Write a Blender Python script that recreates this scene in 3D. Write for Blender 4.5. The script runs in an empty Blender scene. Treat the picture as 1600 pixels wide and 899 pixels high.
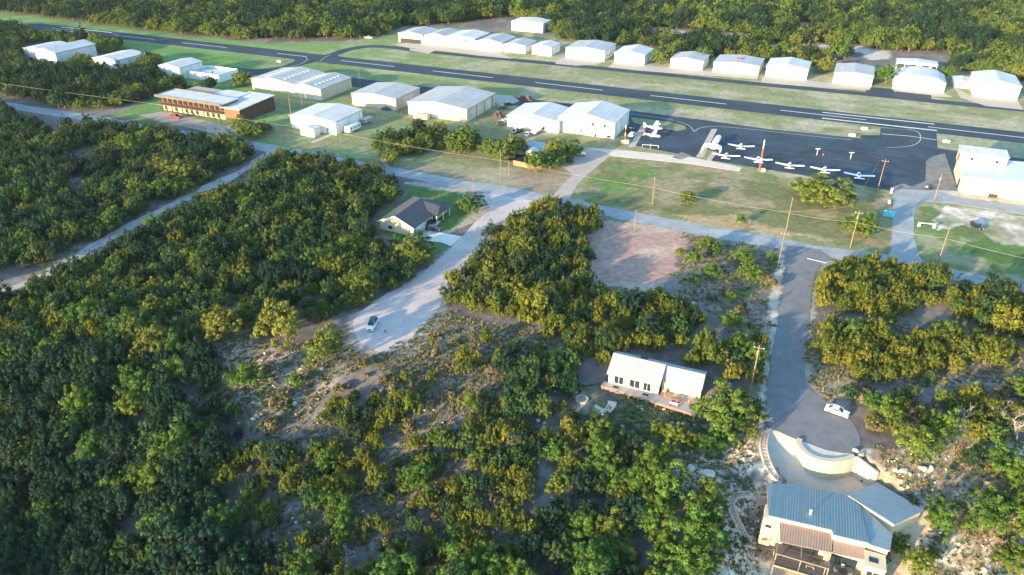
import bpy, bmesh, math, random
import numpy as np
from mathutils import Vector, Matrix
from mathutils.geometry import tessellate_polygon
R=math.radians
random.seed(7); rng=np.random.default_rng(7)
S=bpy.context.scene; COL=S.collection
# ------------------------------------------------------------ camera
PITCH=R(30.0); FPX=1132.0; CAMZ=97.0
cam=bpy.data.cameras.new('camera'); camo=bpy.data.objects.new('camera',cam); COL.objects.link(camo)
cam.sensor_width=36; cam.lens=FPX/1600*36; cam.clip_start=1; cam.clip_end=20000
camo.location=(0,0,CAMZ); camo.rotation_euler=(math.pi/2-PITCH,0,0); S.camera=camo
# ------------------------------------------------------------ light
SUN_EL=R(11.0); SUN_AZ=math.atan2(0.675,0.74)           # direction the light travels over the ground
world=bpy.data.worlds.new('World'); S.world=world; world.use_nodes=True
wt=world.node_tree; bgn=wt.nodes['Background']
sky=wt.nodes.new('ShaderNodeTexSky'); sky.sky_type='NISHITA'; sky.sun_disc=False
sky.sun_elevation=SUN_EL; sky.ozone_density=3.0; sky.dust_density=0.6; sky.air_density=1.2
# blender sky: rotation 0 puts the sun at +Y, turning clockwise seen from above
tx,ty=-math.cos(SUN_AZ),-math.sin(SUN_AZ)
sky.sun_rotation=math.atan2(tx,ty)
wbal=wt.nodes.new('ShaderNodeVectorMath'); wbal.operation='MULTIPLY'; wbal.inputs[1].default_value=(.95,1.03,.98)   # white balance of the sky light
wt.links.new(sky.outputs[0],wbal.inputs[0]); wt.links.new(wbal.outputs[0],bgn.inputs[0]); bgn.inputs[1].default_value=0.15
sl=bpy.data.lights.new('sun','SUN'); so=bpy.data.objects.new('sun',sl); COL.objects.link(so)
sl.energy=3.6; sl.angle=R(1.2); sl.color=(1.0,0.75,0.42)
d=Vector((math.cos(SUN_AZ)*math.cos(SUN_EL),math.sin(SUN_AZ)*math.cos(SUN_EL),-math.sin(SUN_EL)))
so.rotation_euler=d.to_track_quat('-Z','Y').to_euler(); so.location=(-50,-50,200)
S.view_settings.view_transform='Standard'; S.view_settings.look='None'; S.view_settings.gamma=1
S.view_settings.use_curve_mapping=False
S.view_settings.exposure=2.12
S.render.engine='CYCLES'
S.cycles.max_bounces=5; S.cycles.diffuse_bounces=3; S.cycles.transparent_max_bounces=4
# ------------------------------------------------------------ surveying helpers (photo point -> place on the ground)
CT,ST=math.cos(PITCH),math.sin(PITCH)
def G(px,py,z=0.0):
    u=(px-800)/FPX; v=-(py-449.5)/FPX
    dz=-ST+v*CT; t=(z-CAMZ)/dz
    return (u*t,(CT+v*ST)*t)
def PX(x,y,z):
    x=np.asarray(x,float);y=np.asarray(y,float);z=np.asarray(z,float)
    d=y*CT-(z-CAMZ)*ST; u=(z-CAMZ)*CT+y*ST
    d=np.where(d<1,1e-3,d)
    return 800+FPX*x/d, 449.5-FPX*u/d
def inpoly(x,y,poly):
    x=np.asarray(x,float);y=np.asarray(y,float); ins=np.zeros(x.shape,bool); n=len(poly)
    for i in range(n):
        x0,y0=poly[i];x1,y1=poly[(i+1)%n]
        if y0==y1: continue
        c=((y0>y)!=(y1>y))&(x<(x1-x0)*(y-y0)/(y1-y0)+x0)
        ins^=c
    return ins
# value noise
_perm=rng.random((256,256))
def vnoise(x,y,s):
    x=np.asarray(x,float)/s;y=np.asarray(y,float)/s
    xi=np.floor(x).astype(int);yi=np.floor(y).astype(int);fx=x-xi;fy=y-yi
    fx=fx*fx*(3-2*fx);fy=fy*fy*(3-2*fy)
    g=lambda a,b:_perm[a%256,b%256]
    return (g(xi,yi)*(1-fx)+g(xi+1,yi)*fx)*(1-fy)+(g(xi,yi+1)*(1-fx)+g(xi+1,yi+1)*fx)*fy
# ------------------------------------------------------------ terrain height
RIM=[G(*p) for p in [(-900,520),(-300,500),(0,500),(200,520),(320,535),(430,535),(530,560),(600,578),(700,580),(800,590),(900,588),(960,582),(1100,616),(1165,650),(1190,700),(1215,716),(1270,728),(1340,722),(1400,700),(1470,665),(1600,650),(2000,640),(2600,640)]]
def rim_dist(x,y):
    best=np.full(x.shape,1e9); 
    for (ax,ay),(bx,by) in zip(RIM,RIM[1:]):
        dx,dy=bx-ax,by-ay; t=np.clip(((x-ax)*dx+(y-ay)*dy)/(dx*dx+dy*dy),0,1)
        best=np.minimum(best,np.hypot(x-ax-t*dx,y-ay-t*dy))
    ry=np.interp(x,[p[0] for p in RIM],[p[1] for p in RIM])
    return np.where(y<ry,best,-best)
PADS=[]      # (world polygon, z) filled in below
drive_px=[(1196,668),(1247,685),(1243,692),(1246,704),(1256,717),(1274,728),(1298,733),(1328,738),(1352,757),(1372,756),(1360,800),(1190,800),(1225,752),(1212,735),(1203,715),(1198,695)]
def hgt(x,y):
    x=np.asarray(x,float);y=np.asarray(y,float)
    d=rim_dist(x,y); d=np.clip(d,0,None)
    sl=np.interp(x,[-120,-40,12,36,44,78,100],[0.42,0.22,0.19,0.24,0.50,0.42,0.25])
    h=-sl*(np.sqrt(d*d+25)-5)
    h=-34*(1-np.exp(h/34))*-1 if False else -30*np.tanh(-h/30)
    h=h+ (vnoise(x,y,14)-.5)*np.clip(d/8,0,1)*1.6+(vnoise(x+50,y,4)-.5)*np.clip(d/8,0,1)*.5
    # unseen ridge added behind and left of the viewpoint to shade the valley
    a=-(x*math.cos(SUN_AZ)+y*math.sin(SUN_AZ))            # distance towards the sun from the origin
    b=-x*math.sin(SUN_AZ)+y*math.cos(SUN_AZ)              # along the ridge
    prof=SHADE_HILL_Z*np.exp(-((a-SHADE_HILL_A)/75.)**2)*np.interp(b,SHADE_HILL_B,SHADE_HILL_P)
    h=h+prof
    far=np.clip((np.hypot(x,y)-600)/900,0,1)
    h=h+far*18*vnoise(x,y,500)*np.clip((y-500)/600,0,1)
    return h
SHADE_HILL_Z=71.; SHADE_HILL_A=290.; SHADE_HILL_B=[-400,-60,40,78,95,160,200,400]; SHADE_HILL_P=[.0,.28,.66,.84,1.08,1.08,.95,.3]  # ridge height and profile shaped so its shadow covers the lower-left valley
PADP=[]
SOFT=[]
def H1(x,y):
    h=hgt(x,y)
    for cx,cy,r0,r1,z in SOFT:
        w=np.clip((r1-np.hypot(x-cx,y-cy))/(r1-r0),0,1); w=w*w*(3-2*w); h=h*(1-w)+z*w
    for poly,z,z2,ax in PADP:
        m=inpoly(x,y,poly)
        if not m.any(): continue
        if z2 is None: h=np.where(m,np.minimum(h,z),h)
        else:
            (x0,y0),(x1,y1)=ax; t=np.clip(((x-x0)*(x1-x0)+(y-y0)*(y1-y0))/((x1-x0)**2+(y1-y0)**2),0,1)
            h=np.where(m,z+(z2-z)*t,h)
    return h
def HG(x,y): return float(H1(np.array([x]),np.array([y]))[0])
def GT(px,py):
    "photo point -> world point on the terrain"
    u=(px-800)/FPX; v=-(py-449.5)/FPX; dx,dy,dz=u,CT+v*ST,-ST+v*CT
    t0=(3-CAMZ)/dz; ts=np.linspace(t0*.9,(-40-CAMZ)/dz,400)
    h=H1(dx*ts,dy*ts); zz=CAMZ+dz*ts; k=np.argmax(zz<h); k=max(k,1)
    f0=zz[k-1]-h[k-1]; f1=zz[k]-h[k]; t=ts[k-1]+(ts[k]-ts[k-1])*f0/(f0-f1)
    return (dx*t,dy*t,CAMZ+dz*t)
# ------------------------------------------------------------ tagging / mesh helpers
def tag(o,label=None,cat=None,group=None,kind=None):
    if label: o['label']=label
    if cat: o['category']=cat
    if group: o['group']=group
    if kind: o['kind']=kind
    return o
def thing(name,label,cat,loc=(0,0,0),rz=0,group=None,sc=1):
    o=bpy.data.objects.new(name,None); COL.objects.link(o); o.location=loc; o.rotation_euler=(0,0,rz)
    o.scale=(sc,sc,sc); o.empty_display_size=.5
    return tag(o,label,cat,group)
class MB:
    def __init__(s): s.v=[];s.f=[]
    def add(s,vs,fs):
        n=len(s.v); s.v+= [tuple(p) for p in vs]; s.f+=[tuple(i+n for i in f) for f in fs]; return s
    def box(s,x0,x1,y0,y1,z0,z1):
        return s.add([(x0,y0,z0),(x1,y0,z0),(x1,y1,z0),(x0,y1,z0),(x0,y0,z1),(x1,y0,z1),(x1,y1,z1),(x0,y1,z1)],
          [(3,2,1,0),(4,5,6,7),(0,1,5,4),(1,2,6,5),(2,3,7,6),(3,0,4,7)])
    def prism(s,poly,z0,z1):
        "vertical prism over an anticlockwise polygon; z0/z1 numbers or per-vertex lists"
        n=len(poly); a=sum(poly[i][0]*poly[(i+1)%n][1]-poly[(i+1)%n][0]*poly[i][1] for i in range(n))
        Z0=[z0]*n if not hasattr(z0,'__len__') else list(z0); Z1=[z1]*n if not hasattr(z1,'__len__') else list(z1)
        P=list(poly)
        if a<0: P=P[::-1];Z0=Z0[::-1];Z1=Z1[::-1]
        vs=[(p[0],p[1],z) for p,z in zip(P,Z0)]+[(p[0],p[1],z) for p,z in zip(P,Z1)]
        tris=tessellate_polygon([[Vector((p[0],p[1],0)) for p in P]])
        fs=[]
        for t in tris:
            q=[P[i] for i in t]; ar=(q[1][0]-q[0][0])*(q[2][1]-q[0][1])-(q[2][0]-q[0][0])*(q[1][1]-q[0][1])
            t=tuple(t) if ar>0 else tuple(t)[::-1]
            fs.append(tuple(i+n for i in t)); fs.append(t[::-1])
        for i in range(n):
            j=(i+1)%n; fs.append((i,j,j+n,i+n))
        return s.add(vs,fs)
    def tube(s,pts,rad,n=6,cap=True):
        pts=[Vector(p) for p in pts]; rad=rad if hasattr(rad,'__len__') else [rad]*len(pts)
        vs=[];fs=[]
        for i,p in enumerate(pts):
            t=(pts[min(i+1,len(pts)-1)]-pts[max(i-1,0)]).normalized()
            a=t.orthogonal().normalized() if abs(t.z)<.9 else (Vector((1,0,0))-t*t.x).normalized(); b=t.cross(a)
            for k in range(n):
                th=2*math.pi*k/n; vs.append(p+(a*math.cos(th)+b*math.sin(th))*rad[i])
        for i in range(len(pts)-1):
            for k in range(n):
                k2=(k+1)%n; fs.append((i*n+k,i*n+k2,(i+1)*n+k2,(i+1)*n+k))
        if cap: fs.append(tuple(range(n))[::-1]); fs.append(tuple((len(pts)-1)*n+k for k in range(n)))
        return s.add(vs,fs)
    def rings(s,rings,cap=True):
        "loft a list of equal length vertex rings"
        n=len(rings[0]); vs=[p for r in rings for p in r]; fs=[]
        for i in range(len(rings)-1):
            for k in range(n):
                k2=(k+1)%n; fs.append((i*n+k,i*n+k2,(i+1)*n+k2,(i+1)*n+k))
        if cap: fs.append(tuple(range(n))[::-1]); fs.append(tuple((len(rings)-1)*n+k for k in range(n)))
        return s.add(vs,fs)
    def build(s,name,m,parent=None,loc=None,smooth=False):
        me=bpy.data.meshes.new(name); me.from_pydata(s.v,[],s.f); me.materials.append(m)
        if smooth: me.polygons.foreach_set('use_smooth',[True]*len(me.polygons))
        o=bpy.data.objects.new(name,me); COL.objects.link(o)
        if parent: o.parent=parent
        if loc: o.location=loc
        return o
def fixn(o):
    bm=bmesh.new(); bm.from_mesh(o.data); bmesh.ops.recalc_face_normals(bm,faces=bm.faces); bm.to_mesh(o.data); bm.free(); return o
# ------------------------------------------------------------ materials
MATS={}
def mat(name,col,rough=.8,var=.12,scale=3.0,metal=0.0,bump=0.0,spec=.3,col2=None,coat=0,alpha=1,scale2=None,var2=.1,stretch=None,objcol=False):
    "principled with two scales of noise varying the colour"
    if name in MATS: return MATS[name]
    m=bpy.data.materials.new(name); m.use_nodes=True; t=m.node_tree; N=t.nodes; L=t.links; b=N['Principled BSDF']
    b.inputs['Roughness'].default_value=rough; b.inputs['Metallic'].default_value=metal; b.inputs['Specular IOR Level'].default_value=spec
    if coat: b.inputs['Coat Weight'].default_value=coat
    tc=N.new('ShaderNodeTexCoord'); mp=N.new('ShaderNodeMapping'); L.new(tc.outputs['Object'],mp.inputs[0])
    if stretch: mp.inputs['Scale'].default_value=stretch
    n1=N.new('ShaderNodeTexNoise'); n1.inputs['Scale'].default_value=1/scale; n1.inputs['Detail'].default_value=6; L.new(mp.outputs[0],n1.inputs[0])
    n1.inputs['Roughness'].default_value=.65
    r=N.new('ShaderNodeMapRange'); L.new(n1.outputs[0],r.inputs[0]); r.inputs[1].default_value=.3; r.inputs[2].default_value=.7
    mx=N.new('ShaderNodeMix'); mx.data_type='RGBA'; L.new(r.outputs[0],mx.inputs[0])
    c=tuple(col)+(1,) if len(col)==3 else col
    if col2 is None:
        a=tuple(max(0,x*(1-var)) for x in col)+(1,); e=tuple(min(.95,x*(1+var)) for x in col)+(1,)
    else: a=c; e=tuple(col2)+(1,)
    mx.inputs[6].default_value=a; mx.inputs[7].default_value=e
    out=mx.outputs[2]
    if scale2:
        n2=N.new('ShaderNodeTexNoise'); n2.inputs['Scale'].default_value=1/scale2; n2.inputs['Detail'].default_value=3; L.new(mp.outputs[0],n2.inputs[0])
        r2=N.new('ShaderNodeMapRange'); L.new(n2.outputs[0],r2.inputs[0]); r2.inputs[1].default_value=.3; r2.inputs[2].default_value=.7; r2.inputs[3].default_value=1-var2; r2.inputs[4].default_value=1+var2
        m2=N.new('ShaderNodeVectorMath'); m2.operation='SCALE'; L.new(out,m2.inputs[0]); L.new(r2.outputs[0],m2.inputs['Scale']); out=m2.outputs[0]
    L.new(out,b.inputs['Base Color'])
    if bump:
        bp=N.new('ShaderNodeBump'); bp.inputs['Strength'].default_value=bump; bp.inputs['Distance'].default_value=.1; L.new(n1.outputs[0],bp.inputs['Height']); L.new(bp.outputs[0],b.inputs['Normal'])
    MATS[name]=m; return m
def ribbed(name,col,axis=0,pitch=.6,rough=.45,var=.1,metal=0.2,dark=.8):
    "sheet metal with ribs every 'pitch' metres along an object axis"
    m=mat(name,col,rough,var,5,metal,scale2=.8,var2=.05)
    if m.get('rib'): return m
    m['rib']=1; t=m.node_tree; N=t.nodes; L=t.links; b=N['Principled BSDF']
    tc=N.new('ShaderNodeTexCoord'); sp=N.new('ShaderNodeSeparateXYZ'); L.new(tc.outputs['Object'],sp.inputs[0])
    mu=N.new('ShaderNodeMath'); mu.operation='MULTIPLY'; mu.inputs[1].default_value=1/pitch; L.new(sp.outputs[axis],mu.inputs[0])
    fr=N.new('ShaderNodeMath'); fr.operation='FRACT'; L.new(mu.outputs[0],fr.inputs[0])
    gt=N.new('ShaderNodeMath'); gt.operation='LESS_THAN'; gt.inputs[1].default_value=.14; L.new(fr.outputs[0],gt.inputs[0])
    bp=N.new('ShaderNodeBump'); bp.inputs['Strength'].default_value=.6; bp.inputs['Distance'].default_value=.05; L.new(gt.outputs[0],bp.inputs['Height']); L.new(bp.outputs[0],b.inputs['Normal'])
    old=b.inputs['Base Color'].links[0].from_socket
    fl=N.new('ShaderNodeMath'); fl.operation='FLOOR'; L.new(mu.outputs[0],fl.inputs[0])
    wn=N.new('ShaderNodeTexWhiteNoise'); wn.noise_dimensions='1D'; L.new(fl.outputs[0],wn.inputs['W'])
    mr=N.new('ShaderNodeMapRange'); L.new(wn.outputs['Value'],mr.inputs[0]); mr.inputs[3].default_value=.93; mr.inputs[4].default_value=1.04
    md=N.new('ShaderNodeMath'); md.operation='MULTIPLY_ADD'; md.inputs[1].default_value=dark-1; md.inputs[2].default_value=1.0; L.new(gt.outputs[0],md.inputs[0])
    mm=N.new('ShaderNodeMath'); mm.operation='MULTIPLY'; L.new(md.outputs[0],mm.inputs[0]); L.new(mr.outputs[0],mm.inputs[1])
    sc=N.new('ShaderNodeVectorMath'); sc.operation='SCALE'; L.new(old,sc.inputs[0]); L.new(mm.outputs[0],sc.inputs['Scale']); L.new(sc.outputs[0],b.inputs['Base Color'])
    return m
def glassm(): return mat('window_glass',(.02,.03,.04),.12,.2,2,0,spec=.6)
def white_wall(): return ribbed('white_sheet_metal',(.74,.73,.70),0,.9,.5,.06,0.0,.93)
M_asph=mat('runway_asphalt',(.024,.041,.066),.85,.3,14,scale2=1.2,var2=.14,bump=.1)
M_apron=mat('apron_asphalt',(.027,.046,.074),.85,.38,9,scale2=1.0,var2=.2,bump=.1)
M_road=mat('road_asphalt',(.28,.30,.325),.9,.17,5,scale2=.7,var2=.08,bump=.2)
M_cds=mat('court_asphalt',(.165,.17,.185),.9,.18,3,scale2=.5,var2=.07,bump=.2)
M_grav=mat('gravel_road',(.54,.44,.41),.95,.16,5,scale2=.8,var2=.12,bump=.3,col2=(.40,.37,.38))
M_lane=mat('lane_gravel',(.36,.35,.34),.95,.16,4,scale2=.8,var2=.1)
M_conc=mat('concrete',(.50,.47,.43),.9,.1,5,scale2=.6,var2=.06)
M_conc2=mat('pale_concrete',(.50,.455,.39),.85,.08,3,scale2=.5,var2=.05)
M_white=mat('white_paint',(.78,.78,.76),.6,.05,2)
M_line=mat('worn_white_line',(.62,.62,.60),.8,.18,1.5,scale2=.5,var2=.15)
M_fade=mat('faded_line',(.14,.14,.145),.8,.3,1.5)
M_cream=mat('cream_stucco',(.56,.47,.34),.85,.07,2,scale2=.5,var2=.04)
M_tan=ribbed('tan_sheet_metal',(.60,.50,.38),0,.9,.5,.07,0,.93)
M_wood=mat('pole_wood',(.25,.17,.115),.85,.25,.5)
M_dkmetal=mat('dark_metal',(.05,.05,.055),.5,.2,1,metal=.5)
M_grey=mat('grey_metal',(.35,.36,.38),.45,.15,1,metal=.4)
M_black=mat('black_rubber',(.02,.02,.02),.8,.2,.5)
M_rim=mat('wheel_rim',(.45,.45,.46),.35,.1,.5,metal=.7)
M_glass=glassm()
M_red=mat('red_paint',(.50,.04,.035),.4,.1,1)
M_yel=mat('tan_timber',(.42,.24,.10),.8,.25,1.0)
M_bark=mat('bark',(.16,.125,.095),.95,.3,.4)
M_pale=mat('pale_bark',(.42,.36,.31),.95,.25,.4)

def patches(m,cell,amt,crack=.12):
    "sealed patches and dark tar cracks in paving"
    t=m.node_tree; N=t.nodes; L=t.links; b=N['Principled BSDF']; old=b.inputs['Base Color'].links[0].from_socket
    tc=N.new('ShaderNodeTexCoord'); nz_=N.new('ShaderNodeTexNoise'); nz_.inputs['Scale'].default_value=.25; L.new(tc.outputs['Object'],nz_.inputs[0])
    ad=N.new('ShaderNodeVectorMath'); ad.operation='MULTIPLY_ADD'; L.new(nz_.outputs['Color'],ad.inputs[0]); ad.inputs[1].default_value=(6,6,6); L.new(tc.outputs['Object'],ad.inputs[2])
    v=N.new('ShaderNodeTexVoronoi'); v.inputs['Scale'].default_value=1/cell; L.new(ad.outputs[0],v.inputs[0])
    sp=N.new('ShaderNodeSeparateColor'); L.new(v.outputs['Color'],sp.inputs[0])
    mr=N.new('ShaderNodeMapRange'); L.new(sp.outputs[0],mr.inputs[0]); mr.inputs[3].default_value=1-amt; mr.inputs[4].default_value=1+amt
    e=N.new('ShaderNodeTexVoronoi'); e.feature='DISTANCE_TO_EDGE'; e.inputs['Scale'].default_value=1/cell; L.new(ad.outputs[0],e.inputs[0])
    c=N.new('ShaderNodeMapRange'); L.new(e.outputs['Distance'],c.inputs[0]); c.inputs[1].default_value=0; c.inputs[2].default_value=crack/cell; c.inputs[3].default_value=.84; c.inputs[4].default_value=1
    mu=N.new('ShaderNodeMath'); mu.operation='MULTIPLY'; L.new(mr.outputs[0],mu.inputs[0]); L.new(c.outputs[0],mu.inputs[1])
    sc=N.new('ShaderNodeVectorMath'); sc.operation='SCALE'; L.new(old,sc.inputs[0]); L.new(mu.outputs[0],sc.inputs['Scale']); L.new(sc.outputs[0],b.inputs['Base Color'])
patches(M_road,6,.09); patches(M_cds,7,.06,.06); patches(M_asph,14,.12,.25); patches(M_apron,11,.2,.25); patches(M_conc,4,.05,.08); patches(M_conc2,3.5,.04,.06); patches(M_grav,5,.07,.01)
# ------------------------------------------------------------ pads for the driveway court and the big house
def W(pl,z=0): return [G(a,b,z) for a,b in pl]
# driveway: leaves the street at z=0, runs down a curved ramp to the garage court at z=-4.2
CZ=-4.2
ramp_out=[(1200,669,0.02),(1197,684,-.35),(1198,700,-1.0),(1203,722,-2.0),(1213,742,-3.0),(1226,758,-3.8),(1234,768,CZ)]
ramp_in=[(1245.5,686,0.02),(1243,693,-.4),(1244,706,-1.2),(1250,722,-2.3),(1259,735,-3.2),(1272,745,-3.9),(1290,750,CZ)]
def W3(p): x,y=G(p[0],p[1],p[2]); return (x,y,p[2])
RO=[W3(p) for p in ramp_out]; RI=[W3(p) for p in ramp_in]
wall_base=[(1290,750),(1300,750),(1318,747),(1329,742)]
WB=[G(a,b,CZ) for a,b in wall_base]; WE=G(1364,764,CZ)
RO0,RI0=RO,RI
court=[RO[-1][:2],RI[-1][:2]]+WB[1:]+[WE,G(1400,790,CZ),G(1330,800,CZ),G(1235,790,CZ)]
def expand(poly,k):
    cx=sum(p[0] for p in poly)/len(poly);cy=sum(p[1] for p in poly)/len(poly); out=[]
    for x,y in poly:
        L=math.hypot(x-cx,y-cy); out.append((cx+(x-cx)*(L+k)/L,cy+(y-cy)*(L+k)/L))
    return out
for i in range(len(RO)-1):
    quad=[RO[i][:2],RO[i+1][:2],RI[i+1][:2],RI[i][:2]]
    PADP.append((expand(quad,.6),min(RO[i][2],RI[i][2])-.3,min(RO[i+1][2],RI[i+1][2])-.3,
        (((RO[i][0]+RI[i][0])/2,(RO[i][1]+RI[i][1])/2),((RO[i+1][0]+RI[i+1][0])/2,(RO[i+1][1]+RI[i+1][1])/2))))
PADP.append((expand(court,1.0),CZ-.15,None,None))
def smooth0(pts,n=5):
    out=[]; P=[Vector(p) for p in pts]; P=[2*P[0]-P[1]]+P+[2*P[-1]-P[-2]]
    for i in range(1,len(P)-2):
        for k in range(n):
            t=k/n; a,b,c,d=P[i-1],P[i],P[i+1],P[i+2]; out.append(.5*((2*b)+(c-a)*t+(2*a-5*b+4*c-d)*t*t+(-a+3*b-3*c+d)*t**3))
    return out+[P[-2]]
_cc=Vector((sum(p[0] for p in court)/len(court),sum(p[1] for p in court)/len(court)))
for p in smooth0(RI+[(x,y,CZ) for x,y in WB[1:]]):
    v=(_cc-p.xy).normalized()*.7; q=p.xy+v; PADP.append(([(q.x-1.1,q.y-1.1),(q.x+1.1,q.y-1.1),(q.x+1.1,q.y+1.1),(q.x-1.1,q.y+1.1)],p.z-.35,None,None))
# garden level below the house and under the cabin deck
for _p in ((985,612),(1030,622),(1068,634)):
    _c=G(*_p); SOFT.append((_c[0],_c[1],4.5,9,-1.7))
_c=G(1290,850,-5); SOFT.append((_c[0],_c[1]-3,9.5,17,-7.4))
# ------------------------------------------------------------ ground sheet
def axis(parts):
    out=[]
    for a,b,s in parts: out+=list(np.arange(a,b,s))
    return np.array(out)
gx=axis([(-4200,-1200,300),(-1200,-500,40),(-500,-170,3.2),(-170,170,1.1),(170,500,3.2),(500,1200,40),(1200,4201,300)])
gy=axis([(-900,-460,60),(-460,20,9),(20,60,2),(60,290,1.0),(290,500,2.0),(500,900,10),(900,2000,60),(2000,9001,500)])
X,Y=np.meshgrid(gx,gy); nx,ny=len(gx),len(gy)
Xf,Yf=X.ravel(),Y.ravel(); Zf=H1(Xf,Yf)
px,py=PX(Xf,Yf,Zf)
front=Yf*CT-(Zf-CAMZ)*ST>2
px=np.where(front,px,-9999); py=np.where(front,py,9999)
def nz(s,o=0): return vnoise(Xf+o,Yf+o*1.7,s)
amp=np.interp(Yf,[60,200,450],[7,5,3.0])
qx=px+(nz(5)-.5)*amp*2+(nz(1.7,31)-.5)*amp; qy=py+(nz(5,77)-.5)*amp+(nz(1.7,91)-.5)*amp*.5
col=np.zeros((len(Xf),3))
def mix(a,b,t): t=np.asarray(t)[:,None]; return a*(1-t)+np.array(b)*t
litter=mix(np.tile((.145,.125,.118),(len(Xf),1)),(.225,.195,.185),np.clip((nz(9)-.35)*2.5,0,1))
litter=mix(litter,(.13,.15,.07),np.clip((nz(6,13)-.6)*3,0,1)*.8)
col[:]=litter
def zone(poly,c,t=None,p=1.0):
    global col
    m=inpoly(qx,qy,poly)&front
    t=np.ones(len(Xf)) if t is None else t
    w=np.where(m,t*p,0); col=mix(col,c,w)
AIR=[(-500,-15),(0,17),(100,32),(250,50),(420,68),(570,62),(630,42),(800,50),(1000,75),(1280,95),(1600,120),(2300,190),(2300,600),(1800,500),(1600,452),(1480,428),(1400,408),(1200,375),(950,335),(870,312),(760,298),(600,262),(470,238),(380,215),(240,190),(170,180),(250,150),(250,90),(0,45),(-500,20)]
zone(AIR,(.135,.25,.075)); zone(AIR,(.215,.235,.115),np.interp(px,[350,800],[0,1]))
zone(AIR,(.40,.36,.27),np.clip((nz(16,5)*.6+nz(4,8)*.4-.47)*5,0,1)*np.interp(px,[300,800,1600],[.15,.6,.8]))
zone([(400,128),(660,152),(800,170),(985,215),(1080,245),(900,270),(600,262),(400,215)],(.22,.22,.12),np.clip((nz(7,3)-.35)*3,0,1))
# paler grass between runway and apron on the right
zone([(760,148),(1000,168),(1340,205),(1376,206),(1376,212),(1340,218),(1200,202),(1000,177)],(.38,.34,.25),np.clip((nz(6,23)-.3)*2,0,1)*.9)
zone([(1463,208),(1700,230),(1700,262),(1465,233)],(.26,.27,.17),None,.8)
zone([(640,95),(1200,140),(1700,200),(1700,212),(1200,160),(640,103)],(.30,.27,.18),np.clip((nz(5,43)-.4)*3,0,1)*.6)
# big lawn with worn patches
LAWN=[(897,300),(918,272),(945,250),(1080,255),(1330,290),(1392,300),(1392,398),(1200,365),(960,326),(890,308)]
zone(LAWN,(.165,.175,.08)); zone(LAWN,(.31,.25,.16),np.clip((nz(8,51)*.6+nz(2.5,9)*.4-.40)*4,0,1)*.85)
zone([(900,300),(940,262),(1060,262),(1010,280),(940,310)],(.10,.19,.05),np.clip((nz(5,61)-.35)*3,0,1)*.8)
zone([(1050,335),(1150,336),(1190,352),(1300,378),(1200,366),(1080,348)],(.42,.30,.18),None,.7)
zone([(600,255),(880,275),(895,272),(862,308),(760,294)],(.27,.225,.17),np.clip((nz(4,71)-.2)*2,0,1))
zone([(790,262),(890,268),(875,300),(800,290)],(.30,.22,.17),None,.6)
# green and bare ground right of the junction
zone([(1430,322),(1450,318),(1600,400),(1700,430),(1700,470),(1600,448),(1500,426),(1440,405),(1428,370)],(.14,.195,.075)); zone([(1430,322),(1450,318),(1600,400),(1700,430),(1700,470),(1600,448),(1500,426),(1440,405),(1428,370)],(.33,.30,.21),np.clip((nz(5,33)-.5)*5,0,1)*.7)
zone([(1480,322),(1530,328),(1600,338),(1750,345),(1750,420),(1600,385),(1560,350),(1510,350),(1470,362),(1455,345)],(.62,.56,.48),np.clip((nz(4,15)-.25)*3,.25,1))
zone([(1540,372),(1600,385),(1700,405),(1700,430),(1600,420),(1540,405),(1500,385)],(.07,.14,.04),None,.9)
zone([(1440,298),(1500,308),(1600,322),(1750,340),(1750,330),(1600,305),(1480,290)],(.50,.45,.38))
# house yard
YARD=[(590,335),(625,318),(645,292),(748,308),(760,322),(732,345),(705,362),(668,352),(640,378),(600,370)]
zone(YARD,(.085,.17,.045)); zone(YARD,(.17,.17,.08),np.clip((nz(3,19)-.6)*4,0,1)*.6)
zone([(650,378),(680,376),(705,378),(690,395),(660,410)],(.10,.17,.06))
# pinkish verge and gravel shoulders
zone([(628,284),(645,283),(770,302),(775,325),(745,352),(700,392),(640,440),(600,465),(545,495),(550,545),(610,565),(665,548),(700,470),(800,345),(770,335),(700,365),(745,322),(735,306),(648,291)],(.42,.35,.29),None,.8)
# cleared lot
LOT=[(925,350),(960,345),(1040,354),(1066,366),(1074,384),(1052,402),(1058,425),(1036,446),(1010,460),(960,448),(920,445),(922,395)]
zone(LOT,(.38,.25,.21)); zone(LOT,(.48,.35,.30),np.clip((nz(7,37)-.45)*4,0,1)*.8)
zone([(945,345),(1065,352),(1190,372),(1200,385),(1060,365),(950,352)],(.45,.37,.26),None,.7)
zone([(1062,360),(1205,388),(1215,420),(1205,520),(1150,520),(1100,480),(1050,450),(1075,390)],(.28,.235,.19),np.clip((nz(3,29)-.3)*2,0,1))
zone([(1062,360),(1205,388),(1215,420),(1205,520),(1150,520),(1100,480),(1050,450),(1075,390)],(.12,.17,.06),np.clip((nz(4,129)-.58)*6,0,1))
zone([(1212,400),(1224,400),(1222,460),(1206,560),(1196,640),(1186,640),(1200,520)],(.52,.46,.38),None,.85)
zone([(1283,410),(1300,405),(1278,470),(1268,520),(1262,600),(1250,600),(1262,500)],(.36,.33,.28),None,.8)
zone([(1262,545),(1330,580),(1420,560),(1600,560),(1700,560),(1700,600),(1340,600),(1330,640),(1300,640),(1260,605)],(.30,.25,.215))
zone([(1280,590),(1330,592),(1320,628),(1290,620)],(.42,.33,.22),None,.7)
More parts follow.
